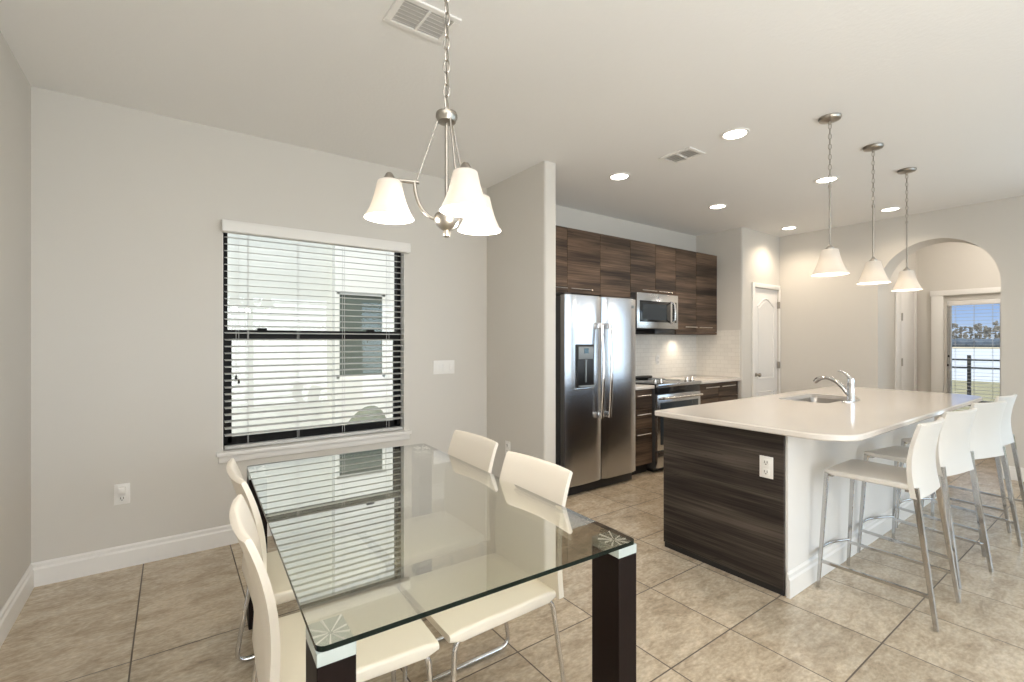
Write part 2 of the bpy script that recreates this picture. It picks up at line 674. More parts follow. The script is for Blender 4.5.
def round_loop(pts, r, n=5):
    P = [Vector(p) for p in pts]
    out = []
    m = len(P)
    for i in range(m):
        a, b, c = P[i - 1], P[i], P[(i + 1) % m]
        d1, d2 = (a - b), (c - b)
        rr = min(r, d1.length * 0.49, d2.length * 0.49)
        p, q = b + d1.normalized() * rr, b + d2.normalized() * rr
        for k in range(n + 1):
            t = k / n
            out.append(p * (1 - t) ** 2 + b * 2 * t * (1 - t) + q * t * t)
    return out


def rrect(w, h, r, n=4):
    """rounded rectangle outline in 2-D, counter-clockwise"""
    o = []
    for sx_, sy_, a in ((1, 1, 0), (-1, 1, PI / 2), (-1, -1, PI), (1, -1, 1.5 * PI)):
        o += arc_pts(sx_ * (w / 2 - r), sy_ * (h / 2 - r), r, a, a + PI / 2, n)
    return o


# ------------------------------------------------------------------ the setting
XL, YW, YK, ZC = -0.635, 3.68, 3.70, 2.78
XA, XB = 6.71, 7.06             # wall with the arch: room face, hall face
YB = -3.2
XH = 8.40                       # end wall of the entry hall

struct(MB().box(XL - 0.2, XH + 0.2, YB - 0.2, 3.90, -0.12, 0.0).build('floor', M['floor'], smooth=0))
struct(MB().box(XL - 0.2, XH + 0.2, YB - 2.6, 4.05, ZC, ZC + 0.15).build('ceiling', M['ceiling'], smooth=0))  # stretched unseen beyond the back wall to keep sun out
struct(MB().box(XL - 0.2, XL, YB, YW + 0.2, 0, ZC).build('wall_left', M['wall'], smooth=0))

WX0, WX1, WZ0, WZ1 = 0.273, 1.562, 0.628, 2.165
b = MB()
b.box(XL, WX0, YW, YW + 0.2, 0, ZC).box(WX1, 2.45, YW, YW + 0.2, 0, ZC)
b.box(WX0, WX1, YW, YW + 0.2, 0, WZ0).box(WX0, WX1, YW, YW + 0.2, WZ1, ZC)
struct(b.build('wall_north', M['wall'], smooth=0))

# short wall beside the refrigerator, with rounded plaster corners
PX0, PX1, PY0 = 2.368, 2.490, 2.838
pl = [(PX1, YK + .1), (PX0, YK + .1)] + arc_pts(PX0 + 0.022, PY0 + 0.022, 0.022, PI, 1.5 * PI, 6) + arc_pts(PX1 - 0.022, PY0 + 0.022, 0.022, 1.5 * PI, 2 * PI, 6)
struct(MB().prism(pl, 'z', 0, ZC).build('wall_pier', M['wall'], smooth=30))
struct(MB().box(2.45, 5.90, YK, YK + 0.18, 0, ZC).build('wall_kitchen', M['wall'], smooth=0))
KX, PYF = 5.74, 3.065           # kitchen right wall face, pantry wall face
DX0, DX1, DZ = 6.025, 6.678, 2.055
b = MB()
pl = [(KX + 0.13, PYF + .13), (KX + .13, YK + .1), (KX, YK + .1)] + arc_pts(KX + 0.022, PYF + 0.022, 0.022, PI, 1.5 * PI, 6) + [(KX + 0.13, PYF)]
b.prism(pl, 'z', 0, ZC)
struct(b.build('wall_kitchen_side', M['wall'], smooth=30))
b = MB()
b.box(KX + 0.13, DX0, PYF, PYF + 0.13, 0, ZC).box(DX1, XA + .1, PYF, PYF + 0.13, 0, ZC).box(DX0, DX1, PYF, PYF + 0.13, DZ, ZC)
struct(b.build('wall_pantry', M['wall'], smooth=0))

# wall with the arched opening and, further towards the camera side, the lake windows
AY0, AY1, AZ = 0.955, 1.965, 1.97
AC, AR = (AY0 + AY1) / 2, (AY1 - AY0) / 2
LY0, LY1, LZ0, LZ1 = -2.6, 0.40, 0.30, 2.10
b = MB()
arch = [(AY0, ZC)] + [(AC - AR * math.cos(PI * k / 28), AZ + AR * math.sin(PI * k / 28)) for k in range(29)] + [(AY1, ZC)]
b.prism(arch, 'x', XA, XB)
b.box(XA, XB, AY1, PYF + .12, 0, ZC)
b.box(XA, XB, LY1, AY0, 0, ZC)
b.box(XA, XB, LY0, LY1, 0, LZ0).box(XA, XB, LY0, LY1, LZ1, ZC)
b.box(XA, XB, YB, LY0, 0, ZC)
struct(b.build('wall_arch', M['wall'], smooth=30))

# entry hall behind the arch
HY1, HY0 = 2.02, 0.2
GY0, GY1, GZ0, GZ1 = 1.18, 1.70, 0.30, 1.90
b = MB()
b.box(XB, XH + .15, HY1, HY1 + 0.12, 0, ZC)
struct(b.build('wall_hall_left', M['wall'], smooth=0))
struct(MB().box(XB, XH + .15, HY0 - 0.12, HY0, 0, ZC).build('wall_hall_right', M['wall'], smooth=0))
b = MB()
b.box(XH, XH + .15, GY1, HY1, 0, ZC).box(XH, XH + .15, HY0, GY0, 0, ZC)
b.box(XH, XH + .15, GY0, GY1, 0, GZ0).box(XH, XH + .15, GY0, GY1, GZ1, ZC)
struct(b.build('wall_hall_end', M['wall'], smooth=0))

# back wall of the great room with its two patio door openings
b = MB()
SL = [(-0.25, 2.85), (3.5, 6.2)]
xs = [XL] + [v for p in SL for v in p] + [XA]
for k in range(0, len(xs), 2):
    b.box(xs[k], xs[k + 1], YB - .2, YB, 0, ZC)
for x0, x1 in SL:
    b.box(x0, x1, YB - .2, YB, 2.35, ZC)
struct(b.build('wall_back', M['wall'], smooth=0))
for i, (x0, x1) in enumerate(SL):
    r = struct(thing(f'door_{i + 2}', 'white framed sliding patio door in back wall', 'door', ((x0 + x1) / 2, YB - .1, 0)))
    del r['label'], r['category']
    f = MB()
    xm = (x0 + x1) / 2
    for a, c in ((x0, x0 + .06), (xm - .04, xm + .04), (x1 - .06, x1)):
        f.box(a, c, YB - .14, YB - .06, 0, 2.35)
    f.box(x0, x1, YB - .14, YB - .06, 2.28, 2.35).box(x0, x1, YB - .14, YB - .06, 0, .05)
    struct(f.build('door_frame', M['trim'], r, r.location))
    struct(MB().box(x0 + .06, x1 - .06, YB - .104, YB - .098, .05, 2.28).build('glass_pane', M['pane'], r, r.location))

# baseboards
def baseboard(name, x0, x1, y0, y1, face, h=0.132):
    """face: which side looks into the room ('-y', '+x', '-x', '+y')"""
    b = MB()
    t1, t2 = 0.016, 0.010
    if face == '-y':
        pr = [(y0, 0), (y0 - t1, 0), (y0 - t1, h * .72), (y0 - t2, h * .80), (y0 - t2, h * .93), (y0 - .003, h), (y0, h)]
        b.prism(pr, 'x', x0, x1)
    elif face == '+y':
        pr = [(y0, 0), (y0 + t1, 0), (y0 + t1, h * .72), (y0 + t2, h * .80), (y0 + t2, h * .93), (y0 + .003, h), (y0, h)]
        b.prism(pr, 'x', x0, x1)
    else:
        sg = 1 if face == '+x' else -1
        pr = [(x0, 0), (x0 + sg * t1, 0), (x0 + sg * t1, h * .72), (x0 + sg * t2, h * .80), (x0 + sg * t2, h * .93), (x0 + sg * .003, h), (x0, h)]
        b.loft([[(p[0], y0, p[1]) for p in pr], [(p[0], y1, p[1]) for p in pr]])
    return struct(b.build(name, M['trim'], smooth=25))


baseboard('baseboard_north', XL, PX0, YW, YW, '-y')
baseboard('baseboard_left', XL, XL, YB, YW - .017, '+x')
baseboard('baseboard_pier', PX0, PX0, PY0 + .02, YW - .017, '-x')
baseboard('baseboard_pier_end', PX0 + .02, PX1 - .02, PY0, PY0, '-y')
baseboard('baseboard_arch', XA, XA, YB, AY0, '-x')
baseboard('baseboard_arch_jamb', XA, XB, AY0, AY0, '+y')
baseboard('baseboard_arch_left', XA, XA, AY1, PYF, '-x')
baseboard('baseboard_pantry', KX + .02, DX0 - .07, PYF, PYF, '-y')
baseboard('baseboard_hall', XB, 7.49, HY1, HY1, '-y')

# --- window_1: dining window
r = struct(thing('window_1', 'dark bronze framed dining room window', 'window', ((WX0 + WX1) / 2, YW + .10, WZ0)))
del r['label'], r['category']
f = MB()
fy0, fy1 = YW + .075, YW + .14
f.box(WX0, WX0 + .035, fy0, fy1, WZ0, WZ1).box(WX1 - .035, WX1, fy0, fy1, WZ0, WZ1)
f.box(WX0, WX1, fy0, fy1, WZ1 - .035, WZ1).box(WX0, WX1, fy0, fy1, WZ0, WZ0 + .035)
struct(f.build('window_frame', M['bronze'], r, r.location, smooth=0))
s_ = MB()
sy0, sy1 = YW + .080, YW + .110
zm = 1.40
s_.box(WX0 + .035, WX0 + .060, sy0, sy1, WZ0 + .035, zm).box(WX1 - .060, WX1 - .035, sy0, sy1, WZ0 + .035, zm)
s_.box(WX0 + .035, WX1 - .035, sy0, sy1, WZ0 + .035, WZ0 + .075).box(WX0 + .035, WX1 - .035, sy0 - .01, sy1, zm - .02, zm + .042, .003)
struct(s_.build('lower_sash', M['bronze'], r, r.location, smooth=0))
for x in (0.52, 1.30):
    struct(MB().box(x - .03, x + .03, sy0 - .018, sy0 + .02, zm + .040, zm + .056, .005).build('sash_latch', M['bronze'], r, r.location))
struct(MB().box(WX0 + .03, WX1 - .03, YW + .118, YW + .123, zm, WZ1 - .03).build('upper_pane', M['pane'], r, r.location, smooth=0))
struct(MB().box(WX0 + .055, WX1 - .055, YW + .093, YW + .098, WZ0 + .07, zm).build('lower_pane', M['pane'], r, r.location, smooth=0))
# sill and apron
b = MB()
b.box(0.236, 1.606, YW - .045, YW + .075, 0.598, 0.626, .006)
b.box(0.250, 1.600, YW - .018, YW, 0.552, 0.600, .004)
b.box(WX1 - .004, WX1, YW + .001, YW + .075, WZ0, WZ1).box(WX0, WX0 + .004, YW + .001, YW + .075, WZ0, WZ1)  # added white liner strips stand in for daylight brightening the reveal
struct(b.build('trim_1', M['trim']))

# --- blind of the dining window
BLX0, BLX1, BLY = 0.288, 1.550, YW + .035
r = thing('window_blind', 'white horizontal slat blind hanging open in the dining room window', 'blind', ((BLX0 + BLX1) / 2, BLY, WZ0))
b = MB()
pr = [(YW - .005, 2.088), (YW - .062, 2.088), (YW - .068, 2.094), (YW - .068, 2.148), (YW - .060, 2.166), (YW - .005, 2.166)]
b.prism(pr, 'x', 0.268, 1.585)
b.build('valance', M['trim'], r, r.location, smooth=30)
b = MB()
z = 2.112
zs = []
while z > 0.70:
    zs.append(z)
    z -= 0.0462
for z in zs:
    lps = []
    for x in (BLX0, BLX1):
        top = [(x, BLY - .025 + .05 * k / 6, z + .006 * (k - 3) / 6 + .003 * math.sin(PI * k / 6) + .0028) for k in range(7)]
        bot = [(x, BLY - .025 + .05 * k / 6, z + .006 * (k - 3) / 6 + .003 * math.sin(PI * k / 6)) for k in range(6, -1, -1)]
        lps.append(top + bot)
    b.loft(lps)
b.build('slats', M['slat'], r, r.location, smooth=30)
MB().box(BLX0, BLX1, BLY - .026, BLY + .026, .632, .655, .004).build('bottom_rail', M['slat'], r, r.location)
b = MB()
for x in (0.427, 0.749, 1.075, 1.43):
    for dy in (-.027, .027):
        b.tube([(x, BLY + dy, .645), (x, BLY + dy, 2.09)], .0016, 5)
b.build('ladder_cords', M['slat'], r, r.location)
for x, zb in ((0.352, 1.105), (0.368, 1.075)):
    c = MB().tube([(x, BLY - .034, zb + .02), (x, BLY - .034, 2.09)], .0014, 5).build('pull_cord', M['slat'], r, r.location)
    MB().lathe([(.002, .03), (.006, .022), (.008, 0)], (x, BLY - .034, zb), 10).build('tassel', M['bronze'], c, r.location)

# --- hall window and its blind
r = struct(thing('window_2', 'hall window', 'window', (XH + .1, (GY0 + GY1) / 2, GZ0)))
del r['label'], r['category']
f = MB()
f.box(XH + .05, XH + .11, GY1 - .03, GY1, GZ0, GZ1).box(XH + .05, XH + .11, GY0, GY0 + .03, GZ0, GZ1)
f.box(XH + .05, XH + .11, GY0, GY1, GZ1 - .03, GZ1).box(XH + .05, XH + .11, GY0, GY1, GZ0, GZ0 + .03)
struct(f.build('window_frame', M['trim'], r, r.location, smooth=0))
struct(MB().box(XH + .078, XH + .082, GY0 + .03, GY1 - .03, GZ0 + .03, GZ1 - .03).build('glass_pane', M['pane'], r, r.location, smooth=0))
f = MB()
f.box(XH - .05, XH, GY1 + .03, GY1 + .15, 0, 2.02, .004).box(XH - .05, XH, GY0 - .15, GY0 - .03, 0, 2.02, .004)
f.box(XH - .055, XH, GY0 - .16, GY1 + .16, 1.97, 2.04, .004)
struct(f.build('trim_2', M['trim']))
r = thing('window_blind', 'narrow white blind with open slats in the hall window facing the lake', 'blind', (XH + .025, (GY0 + GY1) / 2, GZ0))
MB().box(XH - .005, XH + .045, GY0 + .003, GY1 - .003, GZ1 - .065, GZ1 - .003, .004).build('valance', M['trim'], r, r.location)
b = MB()
z = GZ1 - .09
while z > GZ0 + .04:
    b.box(XH + .001, XH + .047, GY0 + .006, GY1 - .006, z, z + .002)
    z -= .045
b.build('slats', M['slat'], r, r.location, smooth=0)
b = MB()
for y in (GY1 - .08, (GY0 + GY1) / 2, GY0 + .09):
    for dx in (0, .048):
        b.tube([(XH + dx, y, GZ0 + .02), (XH + dx, y, GZ1 - .01)], .0013, 5)
b.build('ladder_cords', M['slat'], r, r.location)
for y, zb in ((GY1 - .02, 1.18), (GY1 - .012, 1.06)):
    c = MB().tube([(XH - .008, y, zb), (XH - .008, y, GZ1 - .02)], .0013, 5).build('pull_cord', M['slat'], r, r.location)
    MB().lathe([(.003, .03), (.008, .02), (.009, 0)], (XH - .008, y, zb - .03), 10).build('tassel', M['bronze'], c, r.location)

# --- lake windows of the great room, just out of frame on the right
r = struct(thing('window_3', 'x', 'x', (XB - .1, (LY0 + LY1) / 2, LZ0)))
del r['label'], r['category']
f = MB()
for y in (LY0, (2 * LY0 + LY1) / 3, (LY0 + 2 * LY1) / 3, LY1):
    f.box(XB - .14, XB - .06, y - .035, y + .035, LZ0, LZ1)
f.box(XB - .14, XB - .06, LY0, LY1, LZ0, LZ0 + .05).box(XB - .14, XB - .06, LY0, LY1, LZ1 - .05, LZ1)
struct(f.build('window_frame', M['trim'], r, r.location, smooth=0))
struct(MB().box(XB - .102, XB - .098, LY0, LY1, LZ0, LZ1).build('glass_pane', M['pane'], r, r.location, smooth=0))

# --- pantry door
def casing(b, x0, x1, z1, y, w=.058):
    b.box(x0 - w, x0, y - .016, y, 0, z1 + w, .004).box(x1, x1 + w * .35, y - .016, y, 0, z1 + w, .004)
    b.box(x0, x1, y - .016, y, z1, z1 + w, .004)
    return b


struct(casing(MB(), DX0, DX1, DZ, PYF).build('trim_3', M['trim']))
r = struct(thing('door_1', 'white two panel pantry door with arched upper panel and lever side knob', 'door', ((DX0 + DX1) / 2, PYF + .03, 0)))
del r['label'], r['category']
struct(MB().box(DX0 + .003, DX1 - .003, PYF + .015, PYF + .05, .01, DZ - .004, .002).build('door_leaf', M['door'], r, r.location))
px0, px1 = DX0 + .11, DX1 - .11
pm = (px0 + px1) / 2
up = [(px0, 0.88), (px1, .88), (px1, 1.82)] + [(pm + (px1 - px0) / 2 * math.cos(PI * k / 12), 1.82 + .10 * math.sin(PI * k / 12) ** 3.0) for k in range(1, 12)] + [(px0, 1.82)]
for poly in (up, [(px0, .22), (px1, .22), (px1, .70), (px0, .70)]):
    q = MB()
    q.tube([(p[0], PYF + .015, p[1]) for p in poly], .011, 6, closed=True)
    cx = sum(p[0] for p in poly) / len(poly)
    cz = (min(p[1] for p in poly) + max(p[1] for p in poly)) / 2
    inn = [(cx + (p[0] - cx) * .86, cz + (p[1] - cz) * .93) for p in poly]
    q.prism(inn, 'y', PYF + .008, PYF + .02)
    struct(q.build('door_panel', M['door'], r, r.location, smooth=30))
k = MB().lathe([(.026, 0), (.026, -.006), (.011, -.010), (.011, -.032), (.022, -.040), (.027, -.050), (.024, -.062), (.010, -.068)], (DX0 + .07, PYF + .015, .93), 18, 'y').build('door_knob', M['nickel'], r, r.location)
struct(k)
for z in (.25, 1.04, 1.85):
    struct(MB().box(DX1 - .012, DX1 + .004, PYF - .019, PYF + .014, z - .045, z + .045).build('hinge', M['nickel'], r, r.location))

# --- hall side door, seen edge-on through the arch
struct(MB().box(7.50, 7.69, HY1 - .022, HY1, 0, 2.10, .004).box(8.27, 8.35, HY1 - .022, HY1, 0, 2.10, .004).box(7.69, 8.27, HY1 - .022, HY1, 2.03, 2.10, .004).build('trim_4', M['trim']))
r = struct(thing('door_4', 'x', 'x', (7.98, HY1, 0)))
del r['label'], r['category']
struct(MB().box(7.715, 8.265, HY1 - .014, HY1 - .002, .01, 2.025, .002).build('door_leaf', M['door'], r, r.location))
for z in (.30, 1.09, 1.68):
    struct(MB().box(7.690, 7.725, HY1 - .030, HY1 - .010, z - .05, z + .05).build('hinge', M['nickel'], r, r.location))
struct(MB().box(7.692, 7.714, HY1 - .012, HY1 - .001, .01, 2.03).build('door_gap', M['toe'], r, r.location))  # black strip set in the gap to stand for its shade

# --- backsplash
b = MB().box(2.50, KX, YK - .010, YK, .91, 1.50)
struct(b.build('trim_5', M['subway'], smooth=0))
struct(MB().box(KX - .010, KX, PYF + .03, YK - .011, .91, 1.50).build('trim_6', M['subway'], smooth=0))


# ------------------------------------------------------------------ wall plates
def plate(name, label, cat, c, face, w=.072, h=.118, kind='outlet', n=1, pm=None):
    """c: centre on the wall face; face '-y' or '-x'"""
    r = thing(name, label, cat, c)
    W = w * n

    def bx(a0, a1, z0, z1, d0, d1, bev=0.0):
        q = MB()
        if face == '-y':
            q.box(a0, a1, -d1, -d0, z0, z1, bev)
        else:
            q.box(-d1, -d0, -a1, -a0, z0, z1, bev)
        return q
    bx(-W / 2, W / 2, -h / 2, h / 2, 0, .006, .002).build('cover_plate', pm or M['plate'], r)
    for i in range(n):
        o = -W / 2 + w * (i + .5)
        if kind == 'outlet':
            for zz in (.026, -.026):
                s1 = bx(o - .017, o + .017, zz - .017, zz + .017, .006, .009, .003).build('socket', M['plate'], r)
                q = MB()
                for dx in (-.007, .007):
                    if face == '-y':
                        q.box(o + dx - .0015, o + dx + .0015, -.0096, -.0088, zz - .004, zz + .009)
                    else:
                        q.box(-.0096, -.0088, -(o + dx) - .0015, -(o + dx) + .0015, zz - .004, zz + .009)
                if face == '-y':
                    q.box(o - .003, o + .003, -.0096, -.0088, zz - .012, zz - .007)
                else:
                    q.box(-.0096, -.0088, -o - .003, -o + .003, zz - .012, zz - .007)
                q.build('slots', M['slot'], s1)
        else:
            bx(o - .016, o + .016, -.033, .033, .006, .011, .003).build('rocker', M['plate'], r)
    return r


r = plate('wall_outlet', 'white wall outlet with a plug-in adapter on left end of window wall', 'outlet', (-.244, YW, .443), '-y', .075, .123)
MB().box(-.018, .018, -.032, -.009, .004, .045, .004).build('plug_adapter', M['plate'], r)
plate('light_switch', 'wide white three-rocker light switch on wall right of the window', 'light switch', (1.924, YW, 1.137), '-y', .068, .118, 'switch', 3)
plate('wall_outlet', 'white wall outlet on short wall behind the far white dining chairs', 'outlet', (PX0, 3.339, .435), '-x')
plate('wall_outlet', 'white outlet on dark wood end of the kitchen island', 'outlet', (2.640, 1.274, .675), '-x')
plate('wall_outlet', 'white outlet on white subway tile between stove and corner', 'outlet', (4.90, YK - .010, 1.13), '-y')

# ------------------------------------------------------------------ kitchen: upper cabinets
def cab(name, label, boxd, parts, mwood, handles=(), y=3.37, toe=None, cat='cabinet', group=None):
    """boxd: x0,x1,y0,y1,z0,z1 ; parts: list of (kind, x0,x1,z0,z1, handle (xa, xb, z) or None)"""
    x0, x1, y0, y1, z0, z1 = boxd
    loc = ((x0 + x1) / 2, (y0 + y1) / 2, z0 if toe is None else 0)
    r = thing(name, label, cat, loc, 0, group)
    MB().box(x0, x1, y0 + .020, y1, z0, z1).build('body', M['toe'] if mwood is None else mwood, r, loc, smooth=0)
    if toe is not None:
        MB().box(x0, x1, y0 + .07, y1, 0, z0).build('toe_kick', M['toe'], r, loc, smooth=0)
    for kd, a, c, za, zb, h in parts:
        d = MB().box(a + .0018, c - .0018, y0, y0 + .019, za + .0018, zb - .0018, .0012, 1).build(kd, mwood, r, loc)
        if h:
            q = MB()
            q.tube([(h[0], y0 - .026, h[2]), (h[1], y0 - .026, h[2])], .0058, 8)
            for xx in (h[0] + .025, h[1] - .025):
                q.tube([(xx, y0 - .026, h[2]), (xx, y0 + .001, h[2])], .0045, 8)
            q.build('handle', M['handle'], d, loc)
    return r


ZT = 2.463
UY = 3.37
G = 'dark wood wall cabinets'
cab('wall_cabinet', 'dark wood two-door wall cabinet above the refrigerator', (2.55, 3.547, UY, YK, 1.83, ZT),
    [('door', 2.55, 3.093, 1.83, ZT, (2.78, 3.07, 1.872)), ('door', 3.093, 3.547, 1.83, ZT, (3.118, 3.412, 1.872))], M['wood'], group=G)
cab('wall_cabinet', 'tall single dark wood wall cabinet between refrigerator and microwave', (3.547, 4.012, UY, YK, 1.443, ZT),
    [('door', 3.547, 4.012, 1.443, ZT, (3.60, 3.85, 1.53))], M['wood'], group=G)
cab('wall_cabinet', 'short dark wood two-door wall cabinet directly above the microwave', (4.012, 4.816, UY, YK, 1.895, ZT),
    [('door', 4.012, 4.439, 1.895, ZT, (4.175, 4.428, 1.925)), ('door', 4.439, 4.816, 1.895, ZT, (4.462, 4.715, 1.925))], M['wood'], group=G)
cab('wall_cabinet', 'tall two-door dark wood wall cabinet at right end beside the corner', (4.816, 5.690, UY, YK, 1.443, ZT),
    [('door', 4.816, 5.231, 1.475, ZT, (4.965, 5.215, 1.533)), ('door', 5.231, 5.690, 1.475, ZT, (5.255, 5.54, 1.533)), ('light_rail', 4.816, 5.690, 1.443, 1.475, None)], M['wood'], group=G)

# ------------------------------------------------------------------ base cabinets and worktops
BY = 3.10
cab('base_cabinet', 'dark wood three-drawer base cabinet between refrigerator and stove', (3.71, 4.028, BY, YK - .01, .10, .875),
    [('drawer', 3.71, 4.028, .675, .870, (3.76, 3.975, .813)), ('drawer', 3.71, 4.028, .475, .672, (3.76, 3.975, .622)), ('drawer', 3.71, 4.028, .105, .472, (3.76, 3.975, .422))], M['wood'], toe=1)
cab('base_cabinet', 'dark wood base cabinet with two top drawers right of the stove', (4.812, 5.70, BY, YK - .01, .10, .875),
    [('drawer', 4.812, 5.27, .70, .870, (4.96, 5.24, .825)), ('drawer', 5.27, 5.70, .70, .870, (5.30, 5.60, .825)),
     ('door', 4.812, 5.27, .105, .697, (4.96, 5.24, .64)), ('door', 5.27, 5.70, .105, .697, (5.30, 5.60, .64))], M['wood'], toe=1)
tag(MB().box(3.695, 4.030, BY - .03, YK - .011, .8755, .910, .004).build('countertop', M['quartz']), 'short white quartz countertop between refrigerator and stove', 'countertop')
tag(MB().box(4.812, KX - .011, BY - .03, YK - .011, .8755, .910, .004).build('countertop', M['quartz']), 'white quartz countertop running from stove to corner wall', 'countertop')

# ------------------------------------------------------------------ refrigerator
FX0, FX1, FY = 2.752, 3.684, 3.02
r = thing('refrigerator', 'stainless steel side by side refrigerator with water dispenser in left door', 'refrigerator', ((FX0 + FX1) / 2, 3.19, 0))
L0 = r.location
MB().box(FX0 + .004, FX1 - .004, FY + .075, 3.36, .03, 1.755, .004).build('body', M['dark_grey'], r, L0)
MB().box(FX0 + .02, FX1 - .02, FY + .04, FY + .10, .005, .085, .004).build('base_grille', M['black'], r, L0)
xm = 3.203
# doors: softly bowed fronts
def fdoor(x0, x1, hole=None):
    b = MB()
    lps = []
    for z, ins in ((.090, .006), (.096, 0), (1.769, 0), (1.775, .006)):
        lp = []
        n = 10
        for i in range(n + 1):
            t = i / n
            xx = x0 + ins + (x1 - x0 - 2 * ins) * t
            bow = .010 * (1 - (2 * t - 1) ** 2) + .010 * (1 - min(1, min(t, 1 - t) / .06)) ** 2 * -1.0
            lp.append((xx, FY + ins + .004 - bow, z))
        lp += [(x1 - ins, FY + .068, z), (x0 + ins, FY + .068, z)]
        lps.append(lp)
    b.loft(lps)
    return b


dl = fdoor(FX0, xm - .004).build('freezer_door', M['steel'], r, L0, smooth=30)
dr = fdoor(xm + .004, FX1).build('fridge_door', M['steel'], r, L0, smooth=30)
# the dispenser niche: frame, recess, control panel
dx0, dx1, dz0, dz1 = 2.872, 3.076, .955, 1.335
dp = MB().box(dx0, dx1, FY - .022, FY - .004, dz0, dz1, .006).build('dispenser', M['black'], dl, L0)
MB().box(dx0 + .012, dx1 - .012, FY - .026, FY - .018, 1.205, dz1 - .02, .004).build('control_panel', M['grey_panel'], dl, L0)
MB().box(dx0 + .075, dx0 + .13, FY - .0275, FY - .024, 1.255, 1.30).build('display', M['screen'], dl, L0)
MB().box(dx0 + .09, dx0 + .105, FY - .030, FY - .018, 1.0, 1.20, .003).box(dx0 + .01, dx1 - .01, FY - .04, FY - .018, dz0 + .004, dz0 + .018, .003).build('dispenser_lever', M['grey_panel'], dl, L0)
MB().box(dx0 - .006, dx1 + .006, FY - .016, FY - .002, dz0 - .022, dz0 - .002, .004).build('drip_lip', M['steel'], dl, L0)
for d, hx in ((dl, xm - .052), (dr, xm + .052)):
    q = MB()
    pts = []
    for i in range(17):
        t = i / 16
        pts.append((hx, FY - .048 - .022 * math.sin(PI * t), .665 + t * .865))
    lps = []
    for p in pts:
        lps.append([(p[0] + .017 * a, p[1] + .009 * c, p[2]) for a, c in ((1, .4), (.7, -.6), (0, -1), (-.7, -.6), (-1, .4), (-.6, .8), (.6, .8))])
    q.loft(lps)
    for z in (.665, 1.478):
        q.box(hx - .016, hx + .016, FY - .052, FY - .004, z, z + .05, .004)
    q.build('handle', M['chrome'], d, L0, smooth=50)
MB().lathe([(.017, 0), (.017, -.003), (.014, -.005)], (FX1 - .055, FY - .003, 1.695), 20, 'y').build('badge', M['grey_panel'], dr, L0)
for xx in (FX0 + .05, FX1 - .05):
    MB().box(xx - .035, xx + .035, FY + .03, FY + .15, 1.756, 1.790, .006).build('hinge_cover', M['dark_grey'], r, L0)

# ------------------------------------------------------------------ microwave above the stove
MX0, MX1, MY, MZ0, MZ1 = 4.020, 4.748, 3.29, 1.498, 1.890
r = thing('microwave', 'stainless steel microwave mounted over the stove below cabinets', 'microwave', ((MX0 + MX1) / 2, 3.49, MZ0))
L0 = r.location
MB().box(MX0 + .003, MX1 - .003, MY + .02, YK - .012, MZ0, MZ1 - .002, .003).build('body', M['dark_grey'], r, L0)
d = MB().box(MX0, MX1, MY, MY + .022, MZ0 + .004, MZ1 - .002, .005).build('front_panel', M['steel'], r, L0)
MB().box(MX0 + .045, MX1 - .145, MY - .003, MY + .004, MZ0 + .075, MZ1 - .085, .003).build('door_window', M['black_glass'], d, L0)
MB().box(MX0 + .085, MX1 - .225, MY - .0042, MY - .002, MZ0 + .10, MZ1 - .12).build('window_screen', M['oven_glass'], d, L0)
MB().box(MX1 - .105, MX1 - .035, MY - .003, MY + .004, MZ0 + .075, MZ1 - .085, .002).build('control_strip', M['black_glass'], d, L0)
q = MB().tube(round_path([(MX1 - .125, MY, MZ0 + .065), (MX1 - .125, MY - .042, MZ0 + .09), (MX1 - .125, MY - .048, MZ0 + .2), (MX1 - .125, MY - .042, MZ1 - .105), (MX1 - .125, MY, MZ1 - .08)], .02), .010, 8)
q.build('handle', M['handle'], d, L0)
MB().lathe([(.010, 0), (.010, -.002)], (MX0 + .36, MY, MZ1 - .045), 14, 'y').build('badge', M['grey_panel'], d, L0)
MB().box(MX0 + .33, MX0 + .69, MY + .02, YK - .08, MZ0 - .056, MZ0 - .001, .006).build('under_vent', M['black'], r, L0)
lamp('under_cabinet_light', 'SPOT', (5.20, 3.54, 1.425), (math.radians(10), 0, 0), 5, (1.0, 0.86, 0.68), spot_size=2.4, spot_blend=0.9, shadow_soft_size=0.03)

# ------------------------------------------------------------------ stove
RX0, RX1, RY = 4.034, 4.806, 3.04
r = thing('stove', 'stainless steel slide-in stove with black glass cooktop below the microwave', 'stove', ((RX0 + RX1) / 2, 3.36, 0))
L0 = r.location
MB().box(RX0, RX1, RY + .03, YK - .012, .04, .905, .003).build('body', M['dark_grey'], r, L0)
MB().box(RX0 + .03, RX1 - .03, RY + .08, YK - .05, 0, .04).build('plinth', M['black'], r, L0)
MB().box(RX0, RX1, RY + .008, RY + .032, .815, .905, .004).build('control_fascia', M['black_glass'], r, L0)
d = MB().box(RX0 + .004, RX1 - .004, RY, RY + .034, .235, .810, .005).build('oven_door', M['steel'], r, L0)
MB().box(RX0 + .05, RX1 - .05, RY - .003, RY + .004, .29, .725, .003).build('oven_window', M['oven_glass'], d, L0)
q = MB().tube([(RX0 + .045, RY - .045, .775), (RX1 - .045, RY - .045, .775)], .013, 10)
for xx in (RX0 + .07, RX1 - .07):
    q.box(xx - .012, xx + .012, RY - .045, RY + .002, .764, .786, .003)
q.build('handle', M['handle'], d, L0)
MB().box(RX0 + .004, RX1 - .004, RY, RY + .034, .055, .222, .004).build('drawer', M['steel'], r, L0)
MB().box(RX0 - .002, RX1 + .002, RY + .004, YK - .012, .905, .919, .004).build('cooktop', M['black_glass'], r, L0)
MB().box(RX0 - .002, RX1 + .002, RY - .012, RY + .014, .886, .921, .005).build('front_trim', M['steel'], r, L0)
